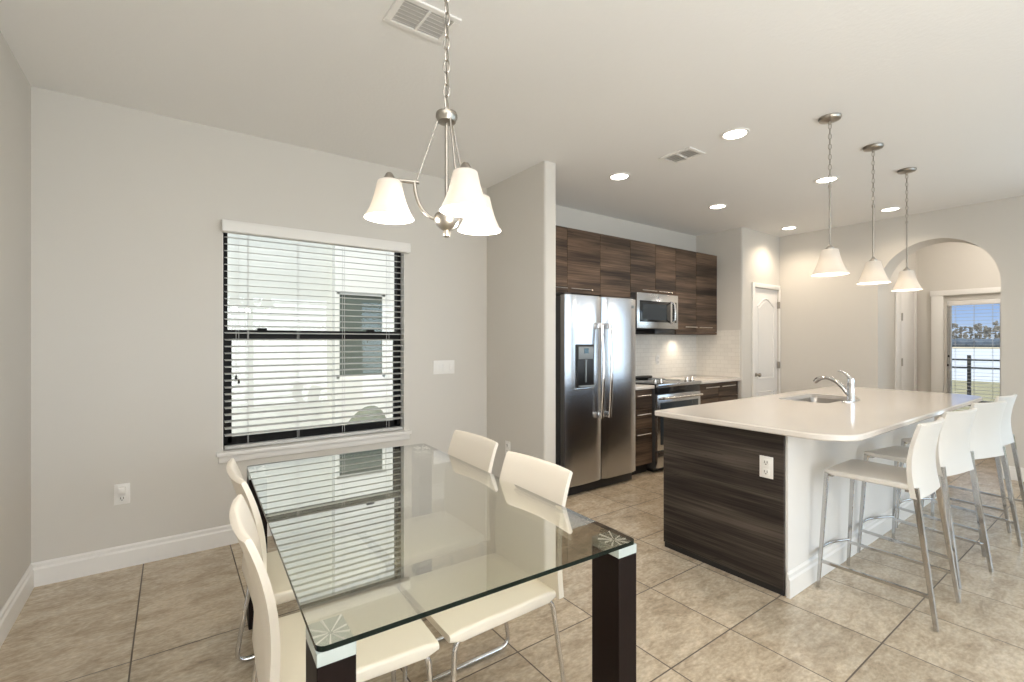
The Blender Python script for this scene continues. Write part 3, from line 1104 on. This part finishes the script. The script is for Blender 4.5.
for xx, yy in ((RX0 + .06, 3.115), (RX0 + .155, 3.115), (RX1 - .155, 3.115), (RX1 - .06, 3.115)):
    MB().lathe([(.026, 0), (.026, .008), (.019, .014), (.017, .040), (.013, .044)], (xx, yy, .919), 16).build('knob', M['handle'], r, L0)
MB().box(RX0 + .03, RX1 - .12, YK - .10, YK - .025, .919, .950, .010).build('rear_vent', M['black'], r, L0)
for cx, cy, rr in ((RX0 + .20, 3.26, .10), (RX1 - .20, 3.26, .085), (RX0 + .20, 3.48, .075), (RX1 - .20, 3.48, .10)):
    pts = [(cx + rr * math.cos(2 * PI * i / 28), cy + rr * math.sin(2 * PI * i / 28), .9192) for i in range(28)]
    MB().tube(pts, .0012, 4, closed=True).build('burner_ring', M['grey_panel'], r, L0)

# ------------------------------------------------------------------ kitchen island
IX0, IX1, IY0, IY1 = 2.645, 5.40, 1.187, 1.945
r = thing('kitchen_island', 'kitchen island base with dark wood end panel and white painted seating side', 'kitchen island', ((IX0 + IX1) / 2, (IY0 + IY1) / 2, 0))
L0 = r.location
MB().box(IX0, IX0 + .02, IY0, IY1, .035, .877, .001, 1).build('end_panel', M['wood_grey'], r, L0)
MB().box(IX0 + .008, IX0 + .02, IY0 + .002, IY1 - .003, 0, .035).build('end_plinth', M['toe'], r, L0)
MB().box(IX0 + .02, IX1, IY0 - .012, IY0 + .10, 0, .8775).build('knee_wall', M['trim'], r, L0, smooth=0)
pr = [(IY0 - .012, 0), (IY0 - .030, 0), (IY0 - .030, .094), (IY0 - .023, .104), (IY0 - .023, .122), (IY0 - .015, .132), (IY0 - .012, .132)]
q = MB().prism(pr, 'x', IX0 + .004, IX1)
q.build('baseboard', M['trim'], r, L0, smooth=25)
n = 5
for i in range(n):
    xa = IX0 + .02 + (IX1 - IX0 - .02) * i / n
    xb = IX0 + .02 + (IX1 - IX0 - .02) * (i + 1) / n
    dd = MB().box(xa + .002, xb - .002, IY1 - .02, IY1, .105, .872, .001, 1).build('door', M['wood'], r, L0)
    qq = MB().tube([(xa + .17, IY1 + .026, .82), (xb - .17, IY1 + .026, .82)], .0058, 8)
    for xx in (xa + .2, xb - .2):
        qq.tube([(xx, IY1 + .026, .82), (xx, IY1 - .002, .82)], .0045, 8)
    qq.build('handle', M['handle'], dd, L0)
# cabinet carcass left open around the sink bowl
SX0, SX1, SY0, SY1 = 3.86, 4.50, 1.435, 1.79
q = MB().box(IX0 + .02, SX0 - .05, IY0 + .10, IY1 - .021, .10, .8775).box(SX1 + .05, IX1, IY0 + .10, IY1 - .021, .10, .8775)
q.box(SX0 - .05, SX1 + .05, IY0 + .10, IY1 - .021, .10, .60)
q.build('carcass', M['wood'], r, L0, smooth=0)
MB().box(IX0 + .02, IX1, IY0 + .10, IY1 - .08, 0, .10).build('toe_kick', M['toe'], r, L0, smooth=0)
# corbel under the overhang
q = MB().prism([(IY0 - .012, .8775), (IY0 - .22, .8775), (IY0 - .22, .845), (IY0 - .16, .80), (IY0 - .012, .79)], 'x', 4.37, 4.41)
q.build('corbel', M['trim'], r, L0)

# worktop with rounded seating corners and a cut-out for the sink
CX0, CX1, CY0, CY1 = 2.552, 5.50, 0.858, 1.955
CZ0, CZ1 = .878, .910
rc = .21
outer = [(CX0 + .012, CY1), (CX0, CY1 - .012)] + arc_pts(CX0 + rc, CY0 + rc, rc, PI, 1.5 * PI, 10) + arc_pts(CX1 - rc, CY0 + rc, rc, 1.5 * PI, 2 * PI, 10) + [(CX1, CY1 - .03), (CX1 - .03, CY1)]
hole = [(p[0] + (SX0 + SX1) / 2, p[1] + (SY0 + SY1) / 2) for p in rrect(SX1 - SX0, SY1 - SY0, .05, 5)]
bm = bmesh.new()


def ring(poly, z):
    vs = [bm.verts.new((p[0], p[1], z)) for p in poly]
    es = [bm.edges.new((vs[i], vs[(i + 1) % len(vs)])) for i in range(len(vs))]
    return vs, es


def inset(poly, d):
    """shrink a convex outline towards its inside by d"""
    out = []
    m = len(poly)
    ar = sum(poly[i][0] * poly[(i + 1) % m][1] - poly[(i + 1) % m][0] * poly[i][1] for i in range(m))
    sg = 1 if ar > 0 else -1
    for i in range(m):
        a, b_, c = Vector(poly[i - 1]), Vector(poly[i]), Vector(poly[(i + 1) % m])
        e1, e2 = (b_ - a).normalized(), (c - b_).normalized()
        nn = Vector((-(e1.y + e2.y), e1.x + e2.x)) * sg
        nn.normalize()
        out.append((b_.x + nn.x * d, b_.y + nn.y * d))
    return out


oi = inset(outer, .006)
vt, et = ring(oi, CZ1)
v1, e1 = ring(outer, CZ1 - .006)
v2, e2 = ring(outer, CZ0 + .006)
vb, eb = ring(oi, CZ0)
ht, eht = ring(hole, CZ1)
hb, ehb = ring(hole, CZ0)
for A, B in ((vt, v1), (v1, v2), (v2, vb), (ht, hb)):
    for i in range(len(A)):
        j = (i + 1) % len(A)
        bm.faces.new((A[i], A[j], B[j], B[i]))
bmesh.ops.triangle_fill(bm, use_beauty=True, use_dissolve=False, edges=et + eht)
bmesh.ops.triangle_fill(bm, use_beauty=True, use_dissolve=False, edges=eb + ehb)
mb = MB()
mb.bm.free()
mb.bm = bm
tag(mb.build('countertop', M['quartz'], smooth=30), 'large white quartz island countertop with rounded corners and sink cut-out', 'countertop')

# sink bowl
r = thing('sink', 'undermount stainless steel sink set in the island countertop', 'sink', ((SX0 + SX1) / 2, (SY0 + SY1) / 2, .68))
L0 = r.location
cxs, cys = L0[0], L0[1]
lps = []
W_, H_ = SX1 - SX0, SY1 - SY0
for gw, z, rr in ((.05, .877, .06), (.004, .877, .052), (.0, .872, .05), (-.012, .72, .05), (-.05, .690, .05), (-.12, .686, .04)):
    lps.append([(cxs + p[0], cys + p[1], z) for p in rrect(W_ + gw, H_ + gw, rr, 5)])
q = MB().loft(lps, cap0=False, cap1=True)
q.build('bowl', M['sink'], r, L0)
MB().lathe([(.044, 0), (.044, .004), (.030, .005), (.028, .001)], (cxs, cys, .686), 20).build('drain', M['chrome'], r, L0)

# faucet
r = thing('faucet', 'chrome single lever kitchen faucet beside the island sink', 'faucet', (4.156, 1.385, .910))
MB().loft([[(p[0], p[1], z) for p in rrect(.24 - g, .055 - g, .026 - g / 2, 6)] for z, g in ((.0, 0), (.006, 0), (.010, .006))]).build('base_plate', M['chrome'], r)
MB().lathe([(.027, .009), (.026, .02), (.024, .09), (.023, .135), (.024, .150), (.022, .168), (.012, .176)], (0, 0, 0), 20).build('body', M['chrome'], r)
pts = round_path([(0, .01, .045), (0, .045, .095), (0, .10, .150), (0, .17, .172), (0, .225, .150)], .06, 6)
k = len(pts)
sp = MB().tube(pts, .014, 12, radii=[.017 - .004 * i / (k - 1) for i in range(k)]).build('spout', M['chrome'], r)
MB().tube([(0, .195, .165), (0, .225, .150), (0, .245, .128)], .017, 12, radii=[.014, .019, .016]).build('spray_head', M['chrome'], sp)
pts = round_path([(0, -.002, .165), (0, .02, .195), (0, .06, .225), (0, .085, .226)], .03, 5)
k = len(pts)
MB().tube(pts, .008, 10, radii=[.014 - .007 * i / (k - 1) for i in range(k)]).build('lever', M['chrome'], r)

# ------------------------------------------------------------------ seats
def back_panel(zs, prof, wid, th, sag, soft_edge=.55, n=14):
    """upholstered back: a curved slab, concave towards the sitter (+x)"""
    lps = []
    for z in zs:
        t = (z - zs[0]) / (zs[-1] - zs[0])
        xo, w_, h_ = prof(t), wid(t), th(t)
        lp = []
        for i in range(n + 1):
            a = -1 + 2 * i / n
            sgv = -sag(t) * (1 - a * a)
            edge = 1 - soft_edge * max(0, abs(a) - .86) / .14
            lp.append((xo + sgv + h_ / 2 * edge, a * w_ / 2, z))
        for i in range(n, -1, -1):
            a = -1 + 2 * i / n
            sgv = -sag(t) * (1 - a * a)
            edge = 1 - soft_edge * max(0, abs(a) - .86) / .14
            lp.append((xo + sgv - h_ / 2 * edge, a * w_ / 2, z))
        lps.append(lp)
    # soft top edge
    t = 1.0
    zt = zs[-1]
    last = lps[-1]
    cx = sum(p[0] for p in last) / len(last)
    m = len(last)
    soft = []
    for i in range(m):
        j = m - 1 - i
        mx_ = (last[i][0] + last[j][0]) / 2
        soft.append((mx_ + (last[i][0] - mx_) * .45, last[i][1] * .988, zt + .007))
    lps.append(soft)
    return MB().loft(lps)


def seat_slab(x0, x1, w0, w1, z, th, r=.012, dip=.006, nx=10):
    lps = []
    for i in range(nx + 1):
        t = i / nx
        x = x0 + (x1 - x0) * t
        e_ = min(t, 1 - t) * nx
        k = 1 if e_ >= 1 else (.55 + .45 * e_)
        W = (w0 + (w1 - w0) * t) - (.012 if e_ < 1 and (i == 0 or i == nx) else 0)
        lp = [(x, p[0], z - th / 2 + p[1] - dip * math.sin(PI * t) * (1 - (2 * p[0] / W) ** 2) * (p[1] > 0)) for p in rrect(W, th * k, min(r, th * k * .45), 4)]
        lps.append(lp)
    return MB().loft(lps)


def make_chair():
    r = thing('dining_chair', 'x', 'chair', (0, 0, 0), 0, 'white leather dining chairs around the glass table')
    seat_slab(-.225, .232, .40, .42, .440, .045).build('seat', M['leather'], r, smooth=50)
    zs = [.405 + (.862 - .405) * i / 16 for i in range(17)]
    back_panel(zs, lambda t: -.234 - .050 * t ** 3 + .014 * math.sin(PI * t), lambda t: .418 - .006 * t ** 2,
               lambda t: .034 - .008 * t, lambda t: .022 * min(1, t * 2.2), .3).build('backrest', M['leather'], r, smooth=50)
    for s in (-1, 1):
        y = .185 * s
        pts = round_loop([(-.205, y, .408), (.205, y, .408), (.222, y, .012), (-.275, y, .012)], .055, 6)
        MB().tube(pts, .0095, 8, closed=True).build('side_frame', M['chrome'], r, smooth=60)
    MB().tube([(-.15, -.185, .408), (-.15, .185, .408)], .0085, 8).build('cross_bar', M['chrome'], r, smooth=60)
    MB().tube([(.12, -.185, .408), (.12, .185, .408)], .0085, 8).build('cross_bar', M['chrome'], r, smooth=60)
    return r


chair = make_chair()
chair.location = (.945, 1.525, 0)
chair.rotation_euler = (0, 0, PI)
chair['label'] = 'white leather dining chair on right side of the glass table, the one nearer the camera'
dup(chair, (1.000, 2.110, 0), PI, 'white leather dining chair on right side of table, nearer the window wall')
dup(chair, (.450, 1.530, 0), math.radians(-3), 'white leather dining chair on left side of table seen from behind, nearest the camera')
dup(chair, (.490, 2.100, 0), 0, 'white leather dining chair on left side of table, under the window')


def make_stool():
    r = thing('bar_stool', 'x', 'bar stool', (0, 0, 0), 0, 'white bar stools along the island')
    seat_slab(-.165, .228, .385, .40, .662, .030, .010, .006).build('seat', M['leather_stool'], r, smooth=50)
    zs = [.598 + (.957 - .598) * i / 14 for i in range(15)]
    back_panel(zs, lambda t: -.160 - .020 * t + .028 * math.sin(PI * t), lambda t: .392 - .020 * t,
               lambda t: .040 - .014 * t, lambda t: .026 * min(1, .35 + t), .4).build('backrest', M['leather_stool'], r, smooth=50)
    for s in (-1, 1):
        MB().tube([(.250, .212 * s, .003), (.216, .188 * s, .640)], .0105, square=True, radii=[.0070, .0098]).build('leg', M['chrome_leg'], r, smooth=0)
        MB().tube([(-.246, .206 * s, .003), (-.163, .182 * s, .65)], .0125, square=True, radii=[.0080, .0122]).build('leg', M['chrome_leg'], r, smooth=0)
        MB().tube([(.243, .205 * s, .150), (-.231, .200 * s, .150)], .0075, square=True).build('stretcher', M['chrome_leg'], r, smooth=0)
    pts = [(.243 + .055 * (1 - (y / .205) ** 2), y, .165) for y in [(-.205 + .41 * i / 12) for i in range(13)]]
    MB().tube(pts, .0085, 8).build('footrest', M['chrome_leg'], r, smooth=60)
    MB().tube([(.200, -.18, .628), (.200, .18, .628)], .008, square=True).build('seat_rail', M['chrome_leg'], r, smooth=0)
    MB().tube([(-.130, -.18, .628), (-.130, .18, .628)], .008, square=True).build('seat_rail', M['chrome_leg'], r, smooth=0)
    return r


stool = make_stool()
stool.location = (3.115, .872, 0)
stool.rotation_euler = (0, 0, math.radians(90))
stool['label'] = 'white bar stool nearest the camera, fully in view at the island'
dup(stool, (3.755, .872, 0), math.radians(81), 'second bar stool from the camera, seat half hidden by nearest stool')
dup(stool, (4.425, .848, 0), math.radians(75), 'third bar stool from the camera along the island')
dup(stool, (5.050, .865, 0), math.radians(84), 'farthest bar stool at far end of island, cut by right picture edge')

# ------------------------------------------------------------------ dining table
TC, TR = (.732, 1.800), math.radians(-2.2)
r = thing('dining_table', 'rectangular clear glass dining table with dark wood legs', 'table', (*TC, 0), TR)
TW, TL, TZ = .932, 1.655, .75
bm = bmesh.new()
ou = rrect(TW, TL, .02, 5)
mb = MB()
mb.loft([[(p[0] * s1, p[1] * s2, z) for p in ou] for z, s1, s2 in ((TZ - .012, 1, 1), (TZ, 1, 1))])
mb.bm.faces.ensure_lookup_table()
for f in mb.bm.faces:
    f.material_index = 0 if len(f.verts) > 4 else 1
mb.build('tabletop', [M['tabletop'], M['glass_edge']], r, smooth=40)
bm.free()
lw, ll = .078, .118
for sx_ in (-1, 1):
    for sy_ in (-1, 1):
        cx, cy = sx_ * (TW / 2 - lw / 2), sy_ * (TL / 2 - ll / 2)
        lg = MB().box(cx - lw / 2, cx + lw / 2, cy - ll / 2, cy + ll / 2, 0, TZ - .040, .002, 1).build('leg', M['wenge'], r)
        MB().box(cx - lw / 2, cx + lw / 2, cy - ll / 2, cy + ll / 2, TZ - .040, TZ - .0122, .001, 1).build('metal_cap', M['mirror_plate'], lg)
        q = MB()
        for i in range(9):
            a = 2 * PI * i / 9 + .3
            ux, uy = math.cos(a), math.sin(a)
            k1 = min(lw / 2 / max(1e-3, abs(ux)), ll / 2 / max(1e-3, abs(uy))) * .93
            q.tube([(cx + ux * .006, cy + uy * .006, TZ - .0115), (cx + ux * k1, cy + uy * k1, TZ - .0115)], .0012, 4, radii=[.0010, .0028])
        q.build('starburst', M['plate'], lg)

# ------------------------------------------------------------------ lamps
def chain(mb, x, y, z0, z1, link=.040, r_=.0019, w_=.0085):
    """interlocked oval links from z0 up to z1"""
    pitch = link - 4 * r_
    n_ = max(1, round((z1 - z0) / pitch))
    pitch = (z1 - z0) / n_
    for i in range(n_):
        mb.torus((x, y, z0 + pitch * (i + .5)), w_, r_, (pitch / 2 + 1.2 * r_) / w_, (i % 2) * PI / 2 + .6, 14, 5)
    mb.tube([(x + .002, y, z0), (x - .002, y, (z0 + z1) / 2), (x + .002, y, z1)], .0015, 5)
    return mb


def bell(mb, c, h, rt, rb, th=.003, n=32):
    """flared bell shade, open below: outer and inner skin"""
    prof = []
    for k in range(11):
        t = k / 10
        rr = rt + (rb - rt) * (t * .62 + .38 * t ** 3)
        prof.append((rr, h * (1 - t)))
    out = [(rt * .35, h + .004), (rt * .9, h + .003)] + prof
    inn = [(max(.003, r_ - th), max(0, z_ - (th if z_ > h * .95 else 0)) + .001) for r_, z_ in reversed(out)]
    return mb.lathe(out + inn, c, n, capb=False, capt=True)


# three pendants over the island
def make_pendant():
    r = thing('pendant_light', 'x', 'pendant light', (0, 0, 0), 0, 'pendant lights over the island')
    MB().lathe([(.062, 0), (.064, -.006), (.058, -.018), (.030, -.026), (.010, -.030), (.008, -.045)], (0, 0, ZC), 28).build('canopy', M['nickel'], r)
    chain(MB(), 0, 0, 2.352, ZC - .040).build('chain', M['nickel'], r, smooth=60)
    MB().tube([(0, 0, 1.96), (0, 0, 2.352)], .0055, 10).lathe([(.009, 0), (.009, .02)], (0, 0, 2.335), 12).build('rod', M['nickel'], r)
    MB().lathe([(.022, 0), (.024, .012), (.010, .026), (.007, .034)], (0, 0, 1.942), 18).build('shade_holder', M['nickel'], r)
    s = bell(MB(), (0, 0, 1.785), .155, .046, .101).build('shade', M['shade'], r, smooth=60)
    MB().sphere((0, 0, 1.835), .033, 16, 12, (1, 1, 1.15)).build('bulb', M['bulb'], s)
    return r


pd = make_pendant()
pd.location = (3.375, 1.238, 0)
pd['label'] = 'frosted glass pendant light over island, nearest of the row of three'
for x_ in (3.375, 4.134, 4.924):
    lamp('pendant_bulb_light', 'POINT', (x_, 1.238, 1.755), (0, 0, 0), 4, (1.0, 0.88, 0.74), shadow_soft_size=0.03)
dup(pd, (4.134, 1.238, 0), 0, 'frosted glass pendant light over island, middle one of the row')
dup(pd, (4.924, 1.245, 0), 0, 'frosted glass pendant light over island, farthest, in front of the arch')

# chandelier over the table
HX, HY_ = .742, 1.40
r = thing('chandelier', 'brushed nickel three-shade chandelier hanging over the glass dining table', 'chandelier', (HX, HY_, 0))
MB().lathe([(.065, 0), (.067, -.006), (.058, -.020), (.026, -.030), (.008, -.034), (.007, -.05)], (0, 0, ZC), 28).build('canopy', M['nickel'], r)
chain(MB(), 0, 0, 2.140, ZC - .045, .048, .0024, .0105).build('chain', M['nickel'], r, smooth=60)
MB().lathe([(.010, .030), (.010, .016), (.034, .016), (.036, .010), (.036, .000), (.032, -.006), (.030, -.014), (.012, -.018)], (0, 0, 2.108), 24).build('hub', M['nickel'], r)
MB().tube([(0, 0, 1.79), (0, 0, 2.10)], .0062, 10).build('stem', M['nickel'], r)
MB().lathe([(.012, .022), (.036, .016), (.043, .004), (.042, -.008), (.034, -.024), (.018, -.036), (.009, -.040), (.012, -.046), (.012, -.058), (.006, -.062)], (0, 0, 1.772), 24).build('bowl', M['nickel'], r)
Fv = Vector((math.cos(YAW), math.sin(YAW), 0))
Rv = Vector((math.sin(YAW), -math.cos(YAW), 0))
for ang, RR in ((190, .185), (302, .140), (54, .170)):
    a = math.radians(ang)
    dvec = Rv * math.cos(a) + Fv * math.sin(a)
    jr = RR * .52
    J = dvec * jr
    E_ = dvec * RR
    pts = []
    for i in range(13):
        t = i / 12
        th_ = t * PI / 2
        pts.append(dvec * (.030 + (jr + .008 - .030) * math.sin(th_)) + Vector((0, 0, 1.770 + (1.890 - 1.770) * (1 - math.cos(th_)))))
    arm = MB().tube(pts, .0062, 8)
    arm.tube([J * .93 + Vector((0, 0, 1.888)), E_ * 1.06 + Vector((0, 0, 1.893))], .0066, 8)
    am = arm.build('arm', M['nickel'], r, smooth=60)
    MB().tube([dvec * .028 + Vector((0, 0, 2.100)), J * 1.02 + Vector((0, 0, 1.892))], .0032, 8).build('stay_rod', M['nickel'], r, smooth=60)
    c = (E_.x, E_.y, 0)
    MB().lathe([(.008, .030), (.012, .026), (.020, .010), (.030, .002), (.030, -.004)], (c[0], c[1], 1.884), 18).build('shade_holder', M['nickel'], r)
    s = bell(MB(), (c[0], c[1], 1.765), .120, .038, .079).build('shade', M['shade'], r, smooth=60)
    MB().sphere((c[0], c[1], 1.812), .026, 16, 12, (1, 1, 1.15)).build('bulb', M['bulb'], s)
    lamp('chandelier_bulb_light', 'POINT', (HX + c[0], HY_ + c[1], 1.725), (0, 0, 0), 7.5, (1.0, 0.94, 0.86), shadow_soft_size=0.03)

# recessed downlights
DL = [(3.117, 1.715, 'recessed ceiling light nearest the camera, largest of the six'),
      (3.117, 2.740, 'recessed ceiling light above the refrigerator'),
      (4.647, 2.745, 'recessed ceiling light in front of the microwave cabinets'),
      (6.255, 2.745, 'recessed ceiling light by the pantry door corner'),
      (4.647, 1.730, 'recessed ceiling light just behind nearest pendant chain'),
      (6.245, 1.718, 'recessed ceiling light behind pendant rods near the arch wall')]
for i, (x, y, lb) in enumerate(DL):
    r = thing('recessed_light', lb, 'ceiling light', (x, y, ZC), 0, 'recessed kitchen ceiling lights')
    MB().lathe([(.092, 0), (.092, -.006), (.078, -.008), (.072, -.004)], (0, 0, 0), 32, capb=False, capt=False).build('trim_ring', M['trim'], r)
    MB().lathe([(.074, -.001), (.074, -.004)], (0, 0, 0), 32).build('lens', M['lens'], r)
    lamp('downlight', 'SPOT', (x, y, ZC - .02), (0, 0, 0), 24 if y < 2 else 44, (1.0, 0.83, 0.64), spot_size=2.5, spot_blend=0.8, shadow_soft_size=0.06)

lamp('hall_ceiling_light', 'POINT', (7.6, 1.0, 2.45), (0, 0, 0), 19, (1.0, 0.93, 0.84), shadow_soft_size=0.12)  # added fill for the dark hall, no fixture modelled

# ceiling registers
def register(label, x0, x1, y0, y1, nsl, along='x'):
    cx, cy = (x0 + x1) / 2, (y0 + y1) / 2
    r = thing('ceiling_vent', label, 'air vent', (cx, cy, ZC))
    b = MB()
    fw = .028
    b.box(x0, x1, y0, y0 + fw, ZC - .010, ZC - .0005, .003, 1).box(x0, x1, y1 - fw, y1, ZC - .010, ZC - .0005, .003, 1)
    b.box(x0, x0 + fw, y0 + fw, y1 - fw, ZC - .010, ZC - .0005).box(x1 - fw, x1, y0 + fw, y1 - fw, ZC - .010, ZC - .0005)
    if along == 'x':
        b.box(cx - .006, cx + .006, y0 + fw, y1 - fw, ZC - .011, ZC - .0005)
    else:
        b.box(x0 + fw, x1 - fw, cy - .006, cy + .006, ZC - .011, ZC - .0005)
    b.build('frame', M['plate'], r, (cx, cy, ZC))
    MB().box(x0 + fw, x1 - fw, y0 + fw, y1 - fw, ZC - .002, ZC - .0006).build('duct_opening', M['duct'], r, (cx, cy, ZC))  # grey sheet, its tone painted in for shade inside the vent
    b = MB()
    for i in range(nsl):
        if along == 'x':
            y = y0 + fw + (y1 - y0 - 2 * fw) * (i + .5) / nsl
            hw = (y1 - y0 - 2 * fw) / nsl * .30
            b.prism([(y - hw, ZC - .012), (y + hw, ZC - .003), (y + hw, ZC - .0015), (y - hw, ZC - .0105)], 'x', x0 + fw, x1 - fw)
        else:
            x = x0 + fw + (x1 - x0 - 2 * fw) * (i + .5) / nsl
            hw = (x1 - x0 - 2 * fw) / nsl * .30
            b.prism([(x - hw, ZC - .012), (x + hw, ZC - .003), (x + hw, ZC - .0015), (x - hw, ZC - .0105)], 'y', y0 + fw, y1 - fw)
    b.build('louvers', M['plate'], r, (cx, cy, ZC), smooth=0)


register('white louvered ceiling vent above the dining table, behind the chandelier chain', .750, 1.035, 1.805, 2.010, 6, 'x')
register('small white ceiling vent among the recessed kitchen lights', 3.050, 3.252, 2.015, 2.285, 5, 'y')

# ------------------------------------------------------------------ outside the dining window
b = MB().box(-60, 8.3, 3.92, 60, -.30, -.15)
struct(b.build('ground_side_yard', M['gravel'], smooth=0))
NYL, NYR, JX = 6.86, 6.70, 1.824
NX0, NX1, NZ0, NZ1 = 1.851, 2.545, .836, 2.057
r = thing('neighbour_house', 'pale stucco wall of the neighbouring house seen through the blinds', 'house', (JX, 8.0, -.15))
L0 = r.location
MB().box(-9, JX, NYL, 9.5, -.15, 6.4).build('wall', M['stucco'], r, L0, smooth=0)
b = MB()
b.box(JX, NX0, NYR, 9.5, -.15, 6.4).box(NX1, 8.0, NYR, 9.5, -.15, 6.4).box(NX0, NX1, NYR, 9.5, -.15, NZ0).box(NX0, NX1, NYR, 9.5, NZ1, 6.4)
b.build('wall', M['stucco_smooth'], r, L0, smooth=0)
fr = MB().box(NX0, NX0 + .04, NYR + .02, NYR + .08, NZ0, NZ1).box(NX1 - .04, NX1, NYR + .02, NYR + .08, NZ0, NZ1).box(NX0, NX1, NYR + .02, NYR + .08, NZ1 - .04, NZ1).box(NX0, NX1, NYR + .02, NYR + .08, NZ0, NZ0 + .04).build('window', M['stucco_smooth'], r, L0, smooth=0)
MB().box(NX0 + .04, NX1 - .04, NYR + .04, NYR + .05, NZ0 + .04, NZ1 - .04).build('screen', M['screen_mesh'], fr, L0, smooth=0)
MB().prism([(6.4, 6.4), (6.4, 6.52), (9.0, 7.6), (9.6, 7.6), (9.6, 6.4)], 'x', -9.3, 8.2).build('roof', M['roof'], r, L0, smooth=0)
b = MB()
bmesh.ops.create_icosphere(b.bm, subdivisions=4, radius=1.0)
for v in b.bm.verts:
    p = v.co
    zz = max(p.z, -.3)
    v.co = Vector((2.08 + p.x * .34 + .0, 6.25 + p.y * .22, -.15 + (zz + .3) * .48 * (1 + .25 * p.x)))
tag(b.build('boulder', M['boulder']), 'grey-green rounded boulder at foot of the neighbouring wall outside', 'boulder')  # smooth rounded grey-green shape of unclear kind

# ------------------------------------------------------------------ outside the hall window: lawn, fence, lake, trees
struct(MB().box(8.62, 27, -60, 90, -.36, -.30).build('ground_lawn', M['grass'], smooth=0))
o = MB().box(27, 142, -160, 260, -.50, -.345).build('lake', M['lake'], smooth=0)
struct(o)
struct(MB().box(142, 420, -220, 420, -.50, -.28).build('ground_far_shore', M['sand'], smooth=0))
r = thing('metal_fence', 'black two-rail metal fence on the lawn before the lake', 'fence', (16.6, 2.5, -.30))
L0 = r.location
MB().box(16.58, 16.62, -6, 14, .86, .90).build('rail', M['fence'], r, L0, smooth=0)
MB().box(16.58, 16.62, -6, 14, .66, .70).build('rail', M['fence'], r, L0, smooth=0)
MB().box(16.58, 16.62, -6, 14, -.20, -.16).build('rail', M['fence'], r, L0, smooth=0)
for y in (-2.0, .5, 2.93, 5.3, 7.7):
    MB().box(16.565, 16.635, y - .035, y + .035, -.305, 1.0, .004, 1).build('post', M['fence'], r, L0)
rng = random.Random(4)
for i in range(40):
    y = 16 + (i // 2) * 2.35 + (i % 2) * 4.2 + rng.uniform(-.2, .2)
    x = 205 + 17 * (i % 2) + rng.uniform(-.8, .8)
    h = rng.uniform(6.6, 8.6)
    r = thing('lakeside_tree', 'grey leafless winter tree in the row beyond the lake', 'tree', (x, y, -.30), rng.uniform(0, 6), 'trees on the far shore')
    MB().tube([(0, 0, 0), (.1, 0, h * .5)], .2, 6, radii=[.22, .10]).build('trunk', M['bark'], r)
    b = MB()
    for k in range(34):
        a, rad, zz = rng.uniform(0, 2 * PI), rng.uniform(0, .62), rng.uniform(.10, .93)
        sc_ = rng.uniform(.26, .46)
        bmesh.ops.create_icosphere(b.bm, subdivisions=1, radius=sc_, matrix=Matrix.Translation((rad * math.cos(a) * (1.15 - zz * .6), rad * math.sin(a) * (1.15 - zz * .6), h * zz)) @ Matrix.Diagonal((1.1, 1.1, .8, 1)))
    for v in b.bm.verts:
        v.co += Vector((rng.uniform(-.2, .2), rng.uniform(-.2, .2), rng.uniform(-.2, .2)))
    b.build('crown', M['tree'], r, smooth=0)
b = MB()
y = -10.0
while y < 80:
    wd = rng.uniform(2.5, 4.5)
    bmesh.ops.create_icosphere(b.bm, subdivisions=2, radius=1.0, matrix=Matrix.Translation((178, y, .2)) @ Matrix.Diagonal((1.6, wd, rng.uniform(1.3, 2.3), 1)))
    y += wd * .8
o = tag(b.build('shore_hedge', M['far_hedge'], smooth=0), 'long dark hedge line along the far lake shore', 'hedge')
